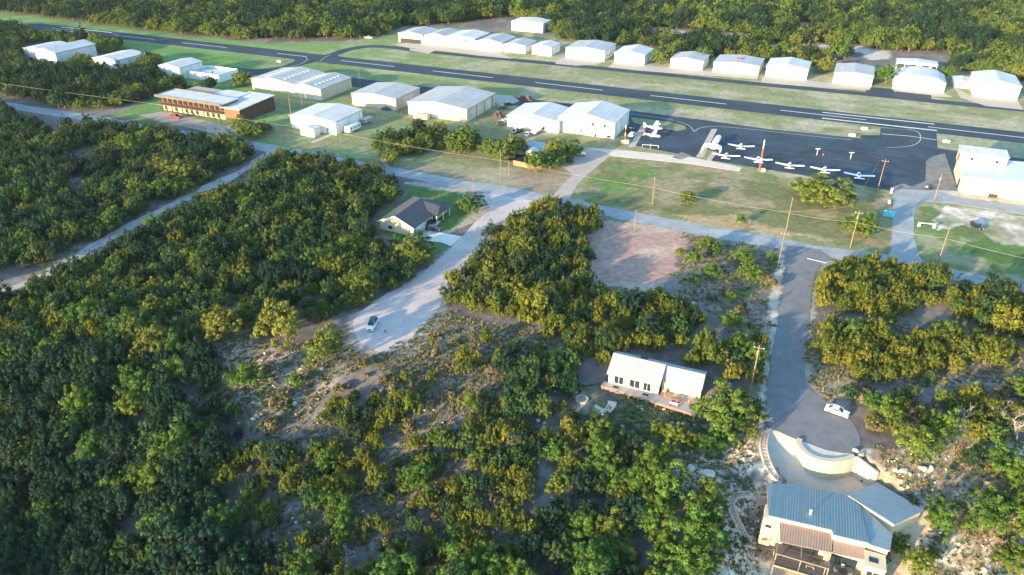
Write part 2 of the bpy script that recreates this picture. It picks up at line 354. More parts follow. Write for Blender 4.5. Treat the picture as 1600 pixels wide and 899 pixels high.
# ground of the outlined lot and the stony slope left of it
zone([(690,490),(860,520),(905,560),(880,600),(820,560),(760,640),(620,600),(600,570),(670,545)],(.30,.245,.20),np.clip((nz(4,7)-.2)*2,0,1))
SL=[(345,525),(470,545),(560,545),(580,565),(520,605),(480,650),(430,690),(370,660),(330,580)]
zone(SL,(.19,.16,.145)); zone(SL,(.12,.14,.07),np.clip((nz(4,88)-.5)*5,0,1)*.7); zone(SL,(.34,.32,.30),np.clip((nz(2.5,3)*.5+nz(1.3,4)*.5-.52)*7,0,1)*.8)
zone([(380,535),(450,540),(430,590),(350,600),(350,560)],(.42,.30,.23),None,.8)
LOW=[(420,640),(640,600),(930,600),(1120,640),(1200,670),(1200,899),(1200,1100),(300,1100),(330,860)]
zone(LOW,(.13,.118,.112),None,.8); zone(LOW,(.28,.265,.25),np.clip((nz(3.0,3)*.5+nz(1.3,4)*.5-.57)*8,0,1)*.7)
zone([(905,600),(1090,640),(1120,680),(1000,690),(890,690)],(.13,.17,.07),np.clip((nz(3,14)-.35)*3,0,1)*.85)
# limestone slope round the big house
RK=[(1030,690),(1110,700),(1195,660),(1203,720),(1235,770),(1190,800),(1200,1000),(1110,1000),(1130,800),(1090,780),(1050,740)]
zone(RK,(.62,.54,.44),np.clip((nz(3,83)*.5+nz(1.2,84)*.5-.36)*6,.1,1))
RK2=[(1330,715),(1350,700),(1420,700),(1600,690),(1750,690),(1750,1100),(1380,1100),(1400,800),(1444,797),(1380,740)]
zone(RK2,(.30,.24,.185)); zone(RK2,(.60,.53,.44),np.clip((nz(3,63)*.5+nz(1.2,84)*.5-.52)*8,0,1)*.9)
zone([(1385,850),(1450,800),(1450,899),(1400,1000),(1350,960)],(.60,.47,.34),None,.75)
zone([(1540,715),(1590,750),(1600,780),(1560,770)],(.50,.25,.11),None,.8)
zone([(1385,700),(1440,720),(1430,760),(1390,745)],(.38,.27,.17),None,.8)
zone([(1195,880),(1400,905),(1400,1000),(1195,1000)],(.62,.55,.44),None,.8)
# bright gaps in the far woods
zone([(1010,42),(1060,46),(1170,56),(1168,62),(1060,57),(1020,58)],(.55,.48,.42)); zone([(1180,68),(1340,72),(1395,80),(1390,94),(1355,94),(1345,82),(1180,74)],(.50,.45,.40))
zone([(1250,30),(1275,36),(1262,52),(1248,48)],(.4,.35,.3))
zone([(1600,70),(1500,75),(1480,64),(1470,70),(1490,80)],(.4,.35,.3),None,.5)
_d=np.array(G(1219,172.5))-np.array(G(532.5,95)); _d/=np.linalg.norm(_d); _s=Xf*_d[0]+Yf*_d[1]; _w=-Xf*_d[1]+Yf*_d[0]
air=inpoly(qx,qy,AIR)&front
mow=1+.30*(vnoise(_s/22,_w,2.6)-.5)+.16*(vnoise(_s/40,_w+31,6)-.5)     # mower lanes along the strip
col=np.where(air[:,None],col*mow[:,None],col)
dark=.86+.28*nz(1.3,2)
col=np.clip(col*dark[:,None],0,.9)
me=bpy.data.meshes.new('ground')
idx=np.arange(nx*ny).reshape(ny,nx)
quads=np.stack([idx[:-1,:-1],idx[:-1,1:],idx[1:,1:],idx[1:,:-1]],-1).reshape(-1,4)
me.vertices.add(nx*ny); me.vertices.foreach_set('co',np.stack([Xf,Yf,Zf],1).ravel())
me.loops.add(quads.size); me.loops.foreach_set('vertex_index',quads.ravel())
me.polygons.add(len(quads)); me.polygons.foreach_set('loop_start',np.arange(0,quads.size,4)); me.polygons.foreach_set('loop_total',np.full(len(quads),4))
me.update(calc_edges=True); me.validate()
ca=me.color_attributes.new('ground_tone','FLOAT_COLOR','POINT'); ca.data.foreach_set('color',np.concatenate([col,np.ones((len(col),1))],1).ravel())
me.polygons.foreach_set('use_smooth',[True]*len(me.polygons))
gm=bpy.data.materials.new('ground_soil'); gm.use_nodes=True; t=gm.node_tree; N=t.nodes; L=t.links; b=N['Principled BSDF']; b.inputs['Roughness'].default_value=.95; b.inputs['Specular IOR Level'].default_value=.1
at=N.new('ShaderNodeVertexColor'); at.layer_name='ground_tone'
tc=N.new('ShaderNodeTexCoord')
def noi(s,det=6,ro=.7):
    n=N.new('ShaderNodeTexNoise'); n.inputs['Scale'].default_value=s; n.inputs['Detail'].default_value=det; n.inputs['Roughness'].default_value=ro; L.new(tc.outputs['Object'],n.inputs[0]); return n
n1=noi(.55); n2=noi(3.2,4); 
m1=N.new('ShaderNodeMapRange'); L.new(n1.outputs[0],m1.inputs[0]); m1.inputs[1].default_value=.3;m1.inputs[2].default_value=.7;m1.inputs[3].default_value=.68;m1.inputs[4].default_value=1.32
m2=N.new('ShaderNodeMapRange'); L.new(n2.outputs[0],m2.inputs[0]); m2.inputs[1].default_value=.3;m2.inputs[2].default_value=.7;m2.inputs[3].default_value=.72;m2.inputs[4].default_value=1.25
mm=N.new('ShaderNodeMath'); mm.operation='MULTIPLY'; L.new(m1.outputs[0],mm.inputs[0]); L.new(m2.outputs[0],mm.inputs[1])
sc=N.new('ShaderNodeVectorMath'); sc.operation='SCALE'; L.new(at.outputs[0],sc.inputs[0]); L.new(mm.outputs[0],sc.inputs['Scale']); L.new(sc.outputs[0],b.inputs['Base Color'])
bp=N.new('ShaderNodeBump'); bp.inputs['Strength'].default_value=.5; bp.inputs['Distance'].default_value=.25; L.new(n2.outputs[0],bp.inputs['Height']); L.new(bp.outputs[0],b.inputs['Normal'])
me.materials.append(gm)
ground=bpy.data.objects.new('ground',me); COL.objects.link(ground); tag(ground,kind='structure')
# ------------------------------------------------------------ paved sheets
def sheet(name,poly,z,m,px=True,th=.0,kind='structure'):
    P=W(poly) if px else poly
    o=MB().prism(P,z-.06,z).build(name,m); tag(o,kind=kind); return o
def smooth(pts,n=6):
    out=[]; P=[Vector(p) for p in pts]; P=[2*P[0]-P[1]]+P+[2*P[-1]-P[-2]]
    for i in range(1,len(P)-2):
        for k in range(n):
            t=k/n; a,b,c,d=P[i-1],P[i],P[i+1],P[i+2]
            out.append(.5*((2*b)+(c-a)*t+(2*a-5*b+4*c-d)*t*t+(-a+3*b-3*c+d)*t**3))
    out.append(P[-2]); return out
def strip(name,pts,w,z,m,px=True,sm=True,kind='structure',edge=0):
    P=W(pts) if px else pts
    if sm: P=smooth([(a,b) for a,b in P])
    P=[Vector((p[0],p[1])) for p in P]; l=[];r=[]
    for i,p in enumerate(P):
        t=(P[min(i+1,len(P)-1)]-P[max(i-1,0)]).normalized(); n=Vector((-t.y,t.x)); e=edge*(vnoise(np.array([p.x*3.]),np.array([p.y*3.]),4)[0]-.5)
        l.append(p+n*(w/2+e)); r.append(p-n*(w/2+e))
    b=MB()
    for i in range(len(P)-1):
        b.add([(*r[i],z),(*r[i+1],z),(*l[i+1],z),(*l[i],z)],[(0,1,2,3)])
    o=b.build(name,m); 
    return tag(o,kind=kind) if kind else o
# runway
a0=np.array(G(532.5,95)); a1=np.array(G(1219,172.5)); ur=(a1-a0)/np.linalg.norm(a1-a0); un=np.array([-ur[1],ur[0]])
per=np.linalg.norm(a1-a0)/4
def rw(s,w): return tuple(a0+ur*s+un*w)
sheet('runway',[rw(-1400,-8.3),rw(1100,-8.3),rw(1100,8.3),rw(-1400,8.3)],.05,M_asph,px=False)
lines=MB()
def rect(b,s0,s1,w0,w1,z): b.add([(*rw(s0,w0),z),(*rw(s1,w0),z),(*rw(s1,w1),z),(*rw(s0,w1),z)],[(0,1,2,3)])
for k in range(-9,12):
    s=k*per
    if k in (-1,): rect(lines,s+15,s+per*.6,-.35,.35,.07)
    else: rect(lines,s,s+per*.6,-.35,.35,.07)
tag(lines.build('runway_centre_line',M_line),kind='structure')
def bar(p,q,w,name='runway_bar_marking',m=M_line,z=.075): return strip(name,[p,q],w,z,m,sm=False)
bar((1285,176),(1460,194.5),1.1); bar((1284,185),(1464,204.5),1.3)
bar((95,42.5),(175,51.3),1.3); bar((75,46.3),(156,54.5),1.3)
# parallel taxiway beyond the runway and its connector
strip('far_taxiway',[(505,92),(525,84),(545,77.5),(575,73),(610,74),(650,79),(720,86),(800,93.7),(900,103.2),(1000,113),(1100,123),(1200,133),(1340,146),(1470,159.5),(1600,172),(1800,192)],7.5,.045,M_asph)
sheet('taxiway_junction',[(478,88),(500,90),(512,84),(530,88),(560,97),(520,101),(497,96),(470,103),(440,111),(400,116),(350,111),(350,106),(400,109),(440,104),(458,97),(462,92)],.04,M_asph)
sheet('near_taxiway',[(350,104),(400,109),(545,121),(670,136.5),(775,149),(983,173),(983,184),(775,162),(650,150),(540,134),(400,118),(350,112)],.042,M_asph)
sheet('apron',[(975,172),(1100,188),(1200,202),(1344,216.5),(1345,211.5),(1375,211.5),(1376,200),(1463,208),(1465,232),(1500,237),(1600,248),(1760,266),(1760,330),(1600,312),(1480,297),(1445,297),(1428,302),(1394,299),(1330,287),(1200,265),(1110,251),(1082,245),(994,228),(975,200)],.048,M_apron)
gi=sheet('grass_island',[(986,184),(1010,186.5),(1050,191.5),(1070,197),(1072,202),(1060,205),(1040,202),(1012,197.5),(990,192)],.075,mat('island_grass',(.15,.19,.07),.95,.3,2,scale2=.5,col2=(.26,.25,.14)))
M_old=mat('old_concrete',(.40,.36,.33),.9,.15,2)
for nm,pl in [('concrete_strip',[(982,230),(1003,195),(1011,197),(992,230)]),('concrete_strip',[(1088,246),(1112,202),(1121,202),(1099,246)]),('concrete_strip',[(1104,250),(1113,237),(1121,238),(1111,252)])]:
    sheet(nm,pl,.09,M_old)
sheet('grass_island',[(1085,247),(1098,233),(1114,236),(1104,251)],.07,MATS['island_grass'])
# taxi guide lines
M_gl=mat('guide_line',(.42,.40,.33),.8,.2,1)
strip('guide_line',[(985,178),(1020,183),(1050,188),(1075,196),(1085,206)],.35,.062,M_gl)
strip('guide_line',[(1085,206),(1095,200),(1120,198),(1180,203),(1260,212),(1330,219)],.35,.063,M_gl)
strip('guide_line',[(1385,231),(1420,229),(1436,222),(1438,212),(1432,206),(1418,201)],.35,.064,M_gl)
strip('guide_line',[(1263,228),(1340,236),(1420,246)],.25,.065,M_fade); strip('guide_line',[(1200,236),(1290,247),(1390,262)],.25,.066,M_fade)
strip('hold_line',[(1377,209.5),(1420,213),(1463,219)],.55,.064,M_line,sm=False)
strip('guide_line',[(420,112),(450,106),(470,100),(480,94),(478,90)],.4,.066,M_gl); strip('guide_line',[(500,96),(508,90),(516,86)],.4,.067,M_gl)
sheet('apron_wash',[(1447,252),(1458,244),(1476,240),(1484,262),(1496,298),(1440,298),(1400,299),(1395,292),(1412,287),(1425,292),(1446,283)],.0525,mat('worn_asphalt',(.11,.115,.125),.9,.5,3,col2=(.25,.23,.22)))
sheet('apron_wash',[(1062,250),(1050,246),(1065,238),(1080,244)],.052,mat('dusty_asphalt',(.20,.19,.18),.9,.3,2))
# hangar aprons
FAP=[[(618,70),(640,66),(705,73),(780,82),(800,92),(745,87),(690,80),(640,75)],[(640,76),(680,79),(670,84),(640,79)],
 [(868,95),(884,90),(945,97),(930,101),(900,103),(868,100)],[(950,105),(960,97),(1010,102),(1045,106),(1100,111),(1112,112),(1185,119),(1183,124),(1100,117),(1000,111)],
 [(1191,120),(1262,126),(1300,130),(1362,136),(1358,141),(1300,137),(1250,134),(1189,129)],[(1391,137),(1476,146),(1488,152),(1455,150),(1400,145)],[(1490,136),(1519,150),(1589,157),(1600,172),(1540,166),(1500,152)]]
for pl in FAP: sheet('hangar_apron',pl,.055,M_old)
sheet('hangar_apron',[(1356,136),(1400,140),(1400,150),(1352,144)],.052,M_asph)
sheet('hangar_apron',[(1400,143),(1455,149),(1455,156),(1398,151)],.058,M_asph)
sheet('parking_lot',[(588,158),(650,150),(690,160),(655,168)],.03,M_old); sheet('parking_lot',[(772,148),(800,150),(812,158),(788,168),(772,160)],.055,M_old)
# roads
strip('main_road',[(-300,110),(-120,142),(0,163.5),(110,180),(200,196),(300,212),(400,228),(470,241),(540,254),(612,267),(700,285),(800,301),(880,317),(960,333),(1080,357),(1200,378),(1300,396),(1400,409),(1477,427),(1600,454),(1850,515)],7.4,.05,M_road,edge=1.2)
sheet('side_road',[(1226,383),(1227,420),(1225,450),(1214,510),(1207,545),(1199,600),(1198,650),(1201,668),(1250,690),(1290,704),(1318,709),(1336,708),(1344,697),(1344,684),(1337,667),(1325,651),(1305,636),(1285,623),(1268,611),(1260,600),(1257,587),(1260,545),(1266,480),(1269,450),(1275,425),(1283,412),(1300,403),(1280,390)],.055,M_cds)
sheet('side_road',[(1396,296),(1395,340),(1393,390),(1386,402),(1400,412),(1465,424),(1447,415),(1436,400),(1428,370),(1428,340),(1431,322),(1444,315),(1480,317),(1540,326),(1600,336),(1760,356),(1760,342),(1600,322),(1500,309),(1470,300),(1430,297)],.056,M_road)
strip('stop_line',[(1261,404.5),(1291,411.5)],.6,.075,M_white,sm=False)
sheet('gravel_court',[(752,303),(768,326),(742,348),(720,372),(694,398),(668,420),(634,445),(600,462),(562,488),(553,500),(552,512),(558,530),(572,541),(592,549),(612,555),(633,549),(655,533),(672,508),(688,478),(703,448),(724,415),(745,385),(772,354),(798,340),(850,330),(875,320),(860,312),(800,296)],.044,M_grav)
strip('gravel_lane',[(-260,600),(-80,500),(0,458),(60,436),(110,408),(160,378),(230,340),(300,305),(370,272),(408,249),(428,236)],4.2,.04,M_lane,edge=2.4)
sheet('driveway',[(862,309),(880,288),(896,272),(880,262),(888,250),(915,232),(940,236),(955,243),(936,258),(918,273),(903,288),(889,312)],.058,mat('pinkish_paving',(.38,.32,.30),.9,.12,4,scale2=.6))
sheet('caliche_road',[(915,231),(985,236),(1080,246),(1160,262),(1155,268),(1075,256),(955,244)],.05,mat('caliche',(.55,.48,.42),.95,.12,4,scale2=.7))
stl=MB()
for i in range(8):
    a=G(884+i*4.2,262-i*1.2); b_=G(892+i*4.2,255-i*1.2)
strip('parking_marking',[(878,259),(902,252)],.25,.07,M_line,sm=False); strip('parking_marking',[(885,266),(909,258)],.25,.071,M_line,sm=False)
for i in range(5): strip('parking_marking',[(880+i*5.5,259-i*1.5),(889+i*5.5,264-i*1.6)],.2,.072+i*.001,M_line,sm=False)
sheet('office_parking',[(215,180),(262,174),(350,196),(380,191),(410,192),(385,203),(345,214),(320,205),(250,190)],.036,mat('office_gravel',(.36,.30,.26),.95,.15,3))
sheet('house_driveway',[(640,370),(660,352),(672,352),(668,360),(722,370),(705,385),(690,379),(672,377)],.058,mat('drive_concrete',(.62,.62,.58),.85,.05,3))
sheet('house_path',[(671,355),(678,345),(689,346),(677,358)],.056,MATS['drive_concrete'])
# concrete ramp and garage court below the street
RO=[tuple(v) for v in smooth(RO,5)]; RI=[tuple(v) for v in smooth(RI,5)]
rb=MB(); n=len(RO)
for i in range(n-1): e0=Vector(RI[i])+(Vector(RI[i])-Vector(RO[i])).normalized()*.6; e1=Vector(RI[i+1])+(Vector(RI[i+1])-Vector(RO[i+1])).normalized()*.6; rb.add([RO[i],RO[i+1],e1,e0],[(0,1,2,3)])
rb.prism(expand(court,.7),CZ-.3,CZ+.005)
tag(rb.build('curved_driveway',M_conc2),kind='structure')
kb=MB()
for i in range(n-1):
    a,b_=Vector(RO[i]),Vector(RO[i+1]); t=(b_-a).normalized(); s=Vector((t.y,-t.x,0))*-.25
    if (a+s-Vector(RI[i])).length<(a-Vector(RI[i])).length: s=-s
    z=Vector((0,0,.16)); kb.add([a,b_,b_+s,a+s,a+z,b_+z,b_+s+z,a+s+z],[(4,5,6,7),(0,1,5,4),(2,3,7,6),(1,2,6,5),(3,0,4,7)])
tag(fixn(kb.build('driveway_kerb',M_conc)),kind='structure')
# ------------------------------------------------------------ hangars and other sheet metal buildings
RUNANG=math.atan2(ur[1],ur[0])
M_wroof=ribbed('white_metal_roof',(.50,.50,.51),0,1.0,.6,.12,.0,.9)
M_groof=ribbed('grey_metal_roof',(.37,.375,.395),0,1.0,.6,.14,.0,.86)
M_wwall=ribbed('white_metal_wall',(.74,.73,.71),0,.9,.5,.04,0,.95)
M_twall=ribbed('tan_metal_wall',(.54,.46,.37),0,.9,.5,.06,0,.94)
M_gwall=ribbed('pale_grey_wall',(.58,.60,.60),0,.9,.5,.06,0,.94)
M_door=ribbed('hangar_door_metal',(.76,.75,.72),0,2.2,.5,.05,0,.86)
M_tdoor=ribbed('tan_door_metal',(.56,.49,.40),0,2.2,.5,.05,0,.86)
M_trim=mat('white_trim',(.75,.75,.73),.5,.05,2)
M_sky=mat('skylight_panel',(.72,.74,.74),.3,.05,1)
M_int=mat('interior_shade',(.045,.04,.038),.9,.3,2)
def gable(t,w,d,e,r,wm,rm,over=.35,ridge_at=.5,arch=False):
    xr=w*ridge_at
    prof=[(0,0),(w,0),(w,e)]
    if arch: prof+=[(w*.86,e+(r-e)*.62),(w*.68,e+(r-e)*.93),(xr,r),(w*.32,e+(r-e)*.93),(w*.14,e+(r-e)*.62)]
    else: prof+=[(xr,r)]
    prof+=[(0,e)]
    b=MB(); n=len(prof); vs=[(x,0,z) for x,z in prof]+[(x,d,z) for x,z in prof]
    fs=[tuple(range(n)),tuple(range(n,2*n))[::-1]]+[(i,i+n,(i+1)%n+n,(i+1)%n) for i in range(n)]
    b.add(vs,fs); fixn(b.build('wall',wm,t))
    top=[(-over,e-over*.25)]+[(x,z) for x,z in prof[:2:-1]][:-1]+[(x,z) for x,z in [prof[i] for i in ()]]
    mids=prof[3:-1][::-1]
    line=[(-over,e-.04)]+list(mids)+[(w+over,e-.04)]
    th=.16; b=MB(); m=len(line)
    lo=[(x,z+.03) for x,z in line]; hi=[(x,z+.03+th) for x,z in line]
    ring=lo+hi[::-1]
    b.rings([[(x,-over,z) for x,z in ring],[(x,d+over,z) for x,z in ring]])
    fixn(b.build('roof',rm,t))
def panel(t,name,m,x0,x1,z0,z1,y=0,th=.06,side='front',w=0):
    b=MB()
    if side=='front': b.box(x0,x1,y-th,y+.02,z0,z1)
    else: b.box(w-.02,w+th,x0,x1,z0,z1)
    return b.build(name,m,t)
def hangar(label,FL,FR,depth,e,r,wm=None,rm=None,cat='hangar',name='hangar',door=(.1,.9,.85),dm=None,wins=(),ang=None,z=0,swins=(),arch=False,group=None,sdoors=(),over=.35,w=None):
    ang=RUNANG if ang is None else ang
    a=np.array(G(*FL)); b=np.array(G(*FR)); w=w or float(np.dot(b-a,(math.cos(ang),math.sin(ang))))
    a=b-w*np.array((math.cos(ang),math.sin(ang)))
    t=thing(name,label,cat,(a[0],a[1],z-.05),ang,group)
    gable(t,w,depth,e,r,wm or M_wwall,rm or M_wroof,arch=arch,over=over)
    if door:
        x0,x1,f=door; panel(t,'sliding_door',dm or M_door,w*x0,w*x1,0,e*f)
        panel(t,'door_rail',M_trim,w*x0-.3,w*x1+.3,e*f,e*f+.22,th=.14)
    for sx in (-over-.02,w+over-.1): MB().box(sx,sx+.12,-over,depth+over,e-.22,e-.06).build('gutter',M_grey,t)
    for yy in (.12,.5,.88): MB().box(w+.02,w+.12,yy*depth-.06,yy*depth+.06,0,e-.2).build('downpipe',M_grey,t)
    for x,zz,ww,hh in wins:
        f=panel(t,'window',M_trim,x*w-ww/2-.1,x*w+ww/2+.1,zz-.1,zz+hh+.1,th=.05); panel(f,'pane',M_glass,x*w-ww/2,x*w+ww/2,zz,zz+hh,y=0,th=.075)
    for y,zz,ww,hh in swins:
        f=panel(t,'window',M_trim,y*depth-ww/2-.1,y*depth+ww/2+.1,zz-.1,zz+hh+.1,side='s',w=w); panel(f,'pane',M_glass,y*depth-ww/2,y*depth+ww/2,zz,zz+hh,side='s',w=w,th=.08)
    for y,ww,hh in sdoors: panel(t,'side_door',M_grey,y*depth-ww/2,y*depth+ww/2,0,hh,side='s',w=w)
    return t,w
FG='white hangars lined up beyond the far taxiway'
# far row, left to right
t,w=hangar('white hangar with its front standing open and dark inside, leftmost of the far row',(624,65.5),(661,69.5),20,5.6,7.0,door=None,group=FG,rm=M_groof)
panel(t,'opening_shade_panel',M_int,w*.07,w*.93,0,2.9,th=.05); panel(t,'raised_door',M_door,w*.05,w*.95,2.9,4.6,th=.9)  # dark panel stands in for the shade inside the open front
hangar('white gabled hangar beside the open hangar at the left end of the far row',(661.5,69.8),(700,72.8),20,5.4,7.4,group=FG,rm=M_groof,door=(.12,.88,.85))
hangar('cream hangar with two small dark windows high in its front',(702,71),(742,77.5),21,6.2,7.5,wm=M_twall,group=FG,door=(.08,.92,.6),dm=M_tdoor,wins=((.25,4.5,1.1,1.1),(.68,4.3,1.1,1.1)))
hangar('white hangar immediately right of the cream hangar with two windows',(743.5,77.5),(784,81.5),21,5.2,6.9,group=FG,rm=M_groof)
hangar('narrow white hangar, second from the right among the six packed close together',(786.5,80),(821,84.3),17,4.4,5.7,group=FG,rm=M_groof)
hangar('small square white hangar at the right end of the six packed close together',(830,85.7),(861,88),15,4.8,5.9,group=FG)
t,w=hangar('broad white hangar with a windowed side wall, standing apart by a concrete pad',(883,90.5),(944,96),22,5.8,7.0,group=FG,rm=M_groof,door=(.2,.8,.85),swins=((.3,1.6,1,.9),(.45,1.6,1,.9),(.62,1.6,1,.9)))
hangar('white hangar just left of the round yellow oak in the far row',(959,98),(1006,102.3),19,5.5,7.3,group=FG,door=(.06,.94,.9))
hangar('white hangar just right of the round yellow oak in the far row',(1046,106.3),(1097,110.5),18,4.9,6.1,group=FG,rm=M_groof,door=(.04,.96,.93))
t,w=hangar('long low white hangar with a red mark on its ridge',(1113,112),(1184,118.3),20,4.9,5.9,group=FG,rm=M_groof,door=(.25,.75,.85))
b=MB(); b.box(w/2-1.4,w/2+1.4,8,11,6.0,6.5); b.build('roof_beacon_board',M_red,t)
hangar('white hangar with a blank front beside the clipped oak, left of the green grass gap',(1195,120),(1259.5,125.7),19,5.6,7.2,group=FG,door=(.05,.95,.9))
hangar('tall grey roofed white hangar left of the leafy bright green tree',(1300.5,129.5),(1361,135.3),22,5.3,6.3,group=FG,rm=M_groof,door=(.04,.96,.9))
hangar('round shouldered white hangar right of the leafy bright green tree',(1394.5,136.5),(1474,145.3),21,4.4,7.2,group=FG,door=(.08,.92,.95),arch=True,wm=M_wwall)
hangar('largest white hangar at the right end of the far row, with a side annex',(1519.5,150.2),(1589,156.5),24,6.4,8.2,group=FG,door=(.04,.96,.9))
hangar('low white annex attached left of the last hangar in the far row',(1489,136.5),(1519,139.5),12,3.0,3.6,name='annex',cat='annex',door=(.1,.9,.8))
hangar('grey white storage building deep in the trees behind the far hangars',(799,48),(848,52),16,6.2,7,wm=M_gwall,name='storage_building',cat='building',door=None)
t,w=hangar('storage shed with dark roller doors behind the far hangars',(1399,105),(1462,113),9,3.8,4.6,name='storage_shed',cat='shed',door=None,wm=M_gwall)
for x0,x1 in ((.02,.2),(.31,.50),(.63,.81),(.87,.98)): panel(t,'roller_door',M_dkmetal,w*x0,w*x1,0,3.0)
for x in (.24,.28,.54,.58): panel(t,'window',M_glass,w*x-.5,w*x+.5,1.4,2.6)
# near row, along the edge of the near taxiway
t,w=hangar('biggest tan hangar with a grey striped roof and a row of side bays',(633.7,181),(730,191.3),28.8,5.8,7.3,wm=M_twall,rm=M_groof,door=(.03,.16,.62),dm=M_white)
panel(t,'roller_door',M_white,w*.41,w*.6,0,3.4)
for y in (.2,.45,.75): panel(t,'side_bay',M_tdoor,28.8*y-2.5,28.8*y+2.5,0,4.6,side='s',w=w)
for y in (.32,.6,.9): panel(t,'downpipe',M_dkmetal,28.8*y-.08,28.8*y+.08,0,5.6,side='s',w=w,th=.12)
t,w=hangar('tan and white hangar with a flat grey roof between two larger hangars',(549,164.5),(619.5,173),21.6,5.4,6.6,wm=M_twall,rm=M_groof,door=(.05,.33,.8),dm=M_white)
for y in (.5,): panel(t,'side_bay',M_gwall,21.6*y-4,21.6*y+4,0,4.6,side='s',w=w)
t,w=hangar('white hangar with a blue roller door and small lean-to, nearest the road',(455,201),(526,211.5),19.6,5.7,6.9,door=None)
panel(t,'roller_door',mat('blue_door',(.13,.20,.33),.5,.1,1),w*.80,w*.93,0,3.0,th=.08)
tt=thing('lean_to_shed','small white gabled lean-to on the front of the hangar with the blue door','shed',G(470,211.5)+(0,),RUNANG)
gable(tt,7.2,4.0,3.4,4.0,M_wwall,M_wroof,over=.2); panel(tt,'door',M_grey,2.2,3.2,0,2.1)
strip('concrete_path',[(519,210),(487,223.5)],2.2,.05,M_old,sm=False)
# long tan hangar with two gables
for lab,FL,FR,dp in (('long tan hangar, left bay with a lit gable and rows of roof lights',(400,138),(460,148.5),25),('long tan hangar, right bay adjoining the other tan bay',(460.5,148.6),(503,157.5),25)):
    t,w=hangar(lab,FL,FR,dp,5.4,7.0,wm=M_twall,rm=M_groof,door=None)
    for i in range(7):
        for s in (.28,.72):
            b=MB(); x=w*s; z=5.4+1.6*(1-abs(s-.5)*2); 
            b.box(x-.9,x+.9,3+i*3,3.9+i*3,z+.17,z+.3); b.build('roof_light',M_sky,t)
    panel(t,'door',M_white,w*.45,w*.45+1.2,0,2.2)
# twin white hangars left of the apron
t,w=hangar('white hangar with a shaded roof half, behind the parked junk vehicles',(791,199),(872,209),20,5.0,6.9,door=None,wins=((.72,1.0,1.2,1.5),),rm=M_wroof)
t,w=hangar('tall white hangar house with blue grey roof and small dark windows facing the lot',(870,207.5),(959,217.3),21.2,6.6,9.0,door=None,
   wins=((.62,4.3,.9,1.5),(.83,4.2,.9,1.5),(.30,.8,.6,1.2),(.42,.8,.6,1.2),(.58,1.2,.6,.6),(.64,1.2,.6,.6),(.91,.5,1.6,.7)))
panel(t,'door',M_dkmetal,w*.655,w*.655+.9,0,1.2); 
# left group among trees
hangar('low pale roofed hangar, leftmost of the buildings in the left woods',(36,90),(76,94),18,5.2,6.6,wm=M_gwall)
hangar('wide pale hangar among oaks at the left, its roof ridge nearest the runway end',(62,100),(92,104),26,7.4,9.4,wm=M_gwall,rm=M_wroof,w=17)
hangar('pale roofed hangar half hidden by oaks, left of the white walled compound',(150,108),(185,113),20,6.2,7.4,wm=M_gwall,rm=M_wroof)
t,w=hangar('white hangar with a lean roof beside the walled compound at the left',(250,122),(284,126),16,6.6,7.9,wm=M_gwall,rm=M_wroof,door=None,wins=((.25,2.4,.8,1.2),(.66,2.4,.8,1.2)))
b=MB(); a=np.array(G(312,125)); c=np.array(G(350,116)); 
t=thing('walled_compound','flat roofed white walled compound beside the runway grass','building',(a[0],a[1],0),RUNANG)
b=MB(); b.box(-8,14,0,.3,0,4.0); b.box(-8,14,14,14.3,0,4.0); b.box(-8,-7.7,.3,14,0,4.0); b.box(13.7,14,.3,14,0,4.0); b.build('wall',M_wwall,t)
b=MB(); b.box(-7.7,13.7,.3,14,2.8,3.0); b.build('roof',mat('compound_roof',(.42,.48,.52),.6,.15,3),t)
# ------------------------------------------------------------ two storey timber and glass office
a=np.array(G(250,174)); bb=np.array(G(349,190)); oa=math.atan2(*(bb-a)[::-1]); ow=float(np.linalg.norm(bb-a))
t=thing('office_building','two storey flat roofed office with timber balcony, railings and a red clad end','office',(a[0],a[1],0),oa)
OW,OD=ow,11.
M_brick=mat('warm_brick',(.15,.075,.045),.85,.25,1.2,scale2=.4); M_beige=mat('beige_render',(.34,.31,.26),.9,.1,2); M_brown=mat('dark_brown_cladding',(.075,.045,.035),.8,.2,1)
b=MB(); b.box(0,OW,2.4,OD,0,3.3); b.build('ground_floor_wall',M_beige,t)
b=MB(); b.box(0,OW,2.6,OD,3.3,7.0); b.build('upper_wall',M_brick,t)
b=MB(); b.box(-.3,OW+.2,0,2.6,3.1,3.42); b.build('balcony_floor',mat('brown_timber',(.13,.09,.065),.8,.2,1),t)
b=MB(); b.box(-.6,OW+.2,-.4,OD+.3,7.0,7.5); b.build('roof',M_wroof,t)
b=MB(); b.box(-.7,OW+.3,-.52,-.4,6.8,7.9); b.box(-.7,-.58,-.4,OD+.4,6.8,7.9); b.box(-.7,OW*.6,OD+.3,OD+.42,6.8,7.9); b.build('parapet',mat('parapet_timber',(.15,.12,.10),.85,.2,1),t)
for i in range(12):
    x=OW*(i+.5)/12; b=MB(); b.box(x-.10,x+.10,.05,.25,0,6.9); b.build('post',M_brown,t)
b=MB()
for z in (3.75,4.05,4.4): b.box(-.3,OW+.2,.02,.08,z,z+.05)
for i in range(60): b.box(-.3+i*OW/60,-.26+i*OW/60,.03,.07,3.4,4.4)
b.build('railing',M_brown,t)
for i in range(12):
    x=OW*(i+.5)/12
    f=MB().box(x-.9,x+.9,2.5,2.62,3.9,6.3).build('window',M_brown,t); MB().box(x-.75,x+.75,2.46,2.5,4.0,6.2).build('pane',M_glass,f)
    if i%2==0 or i in (5,9): f=MB().box(x-.6,x+.6,2.3,2.42,.4,2.4).build('window',M_brown,t); MB().box(x-.5,x+.5,2.27,2.3,.5,2.3).build('pane',M_glass,f)
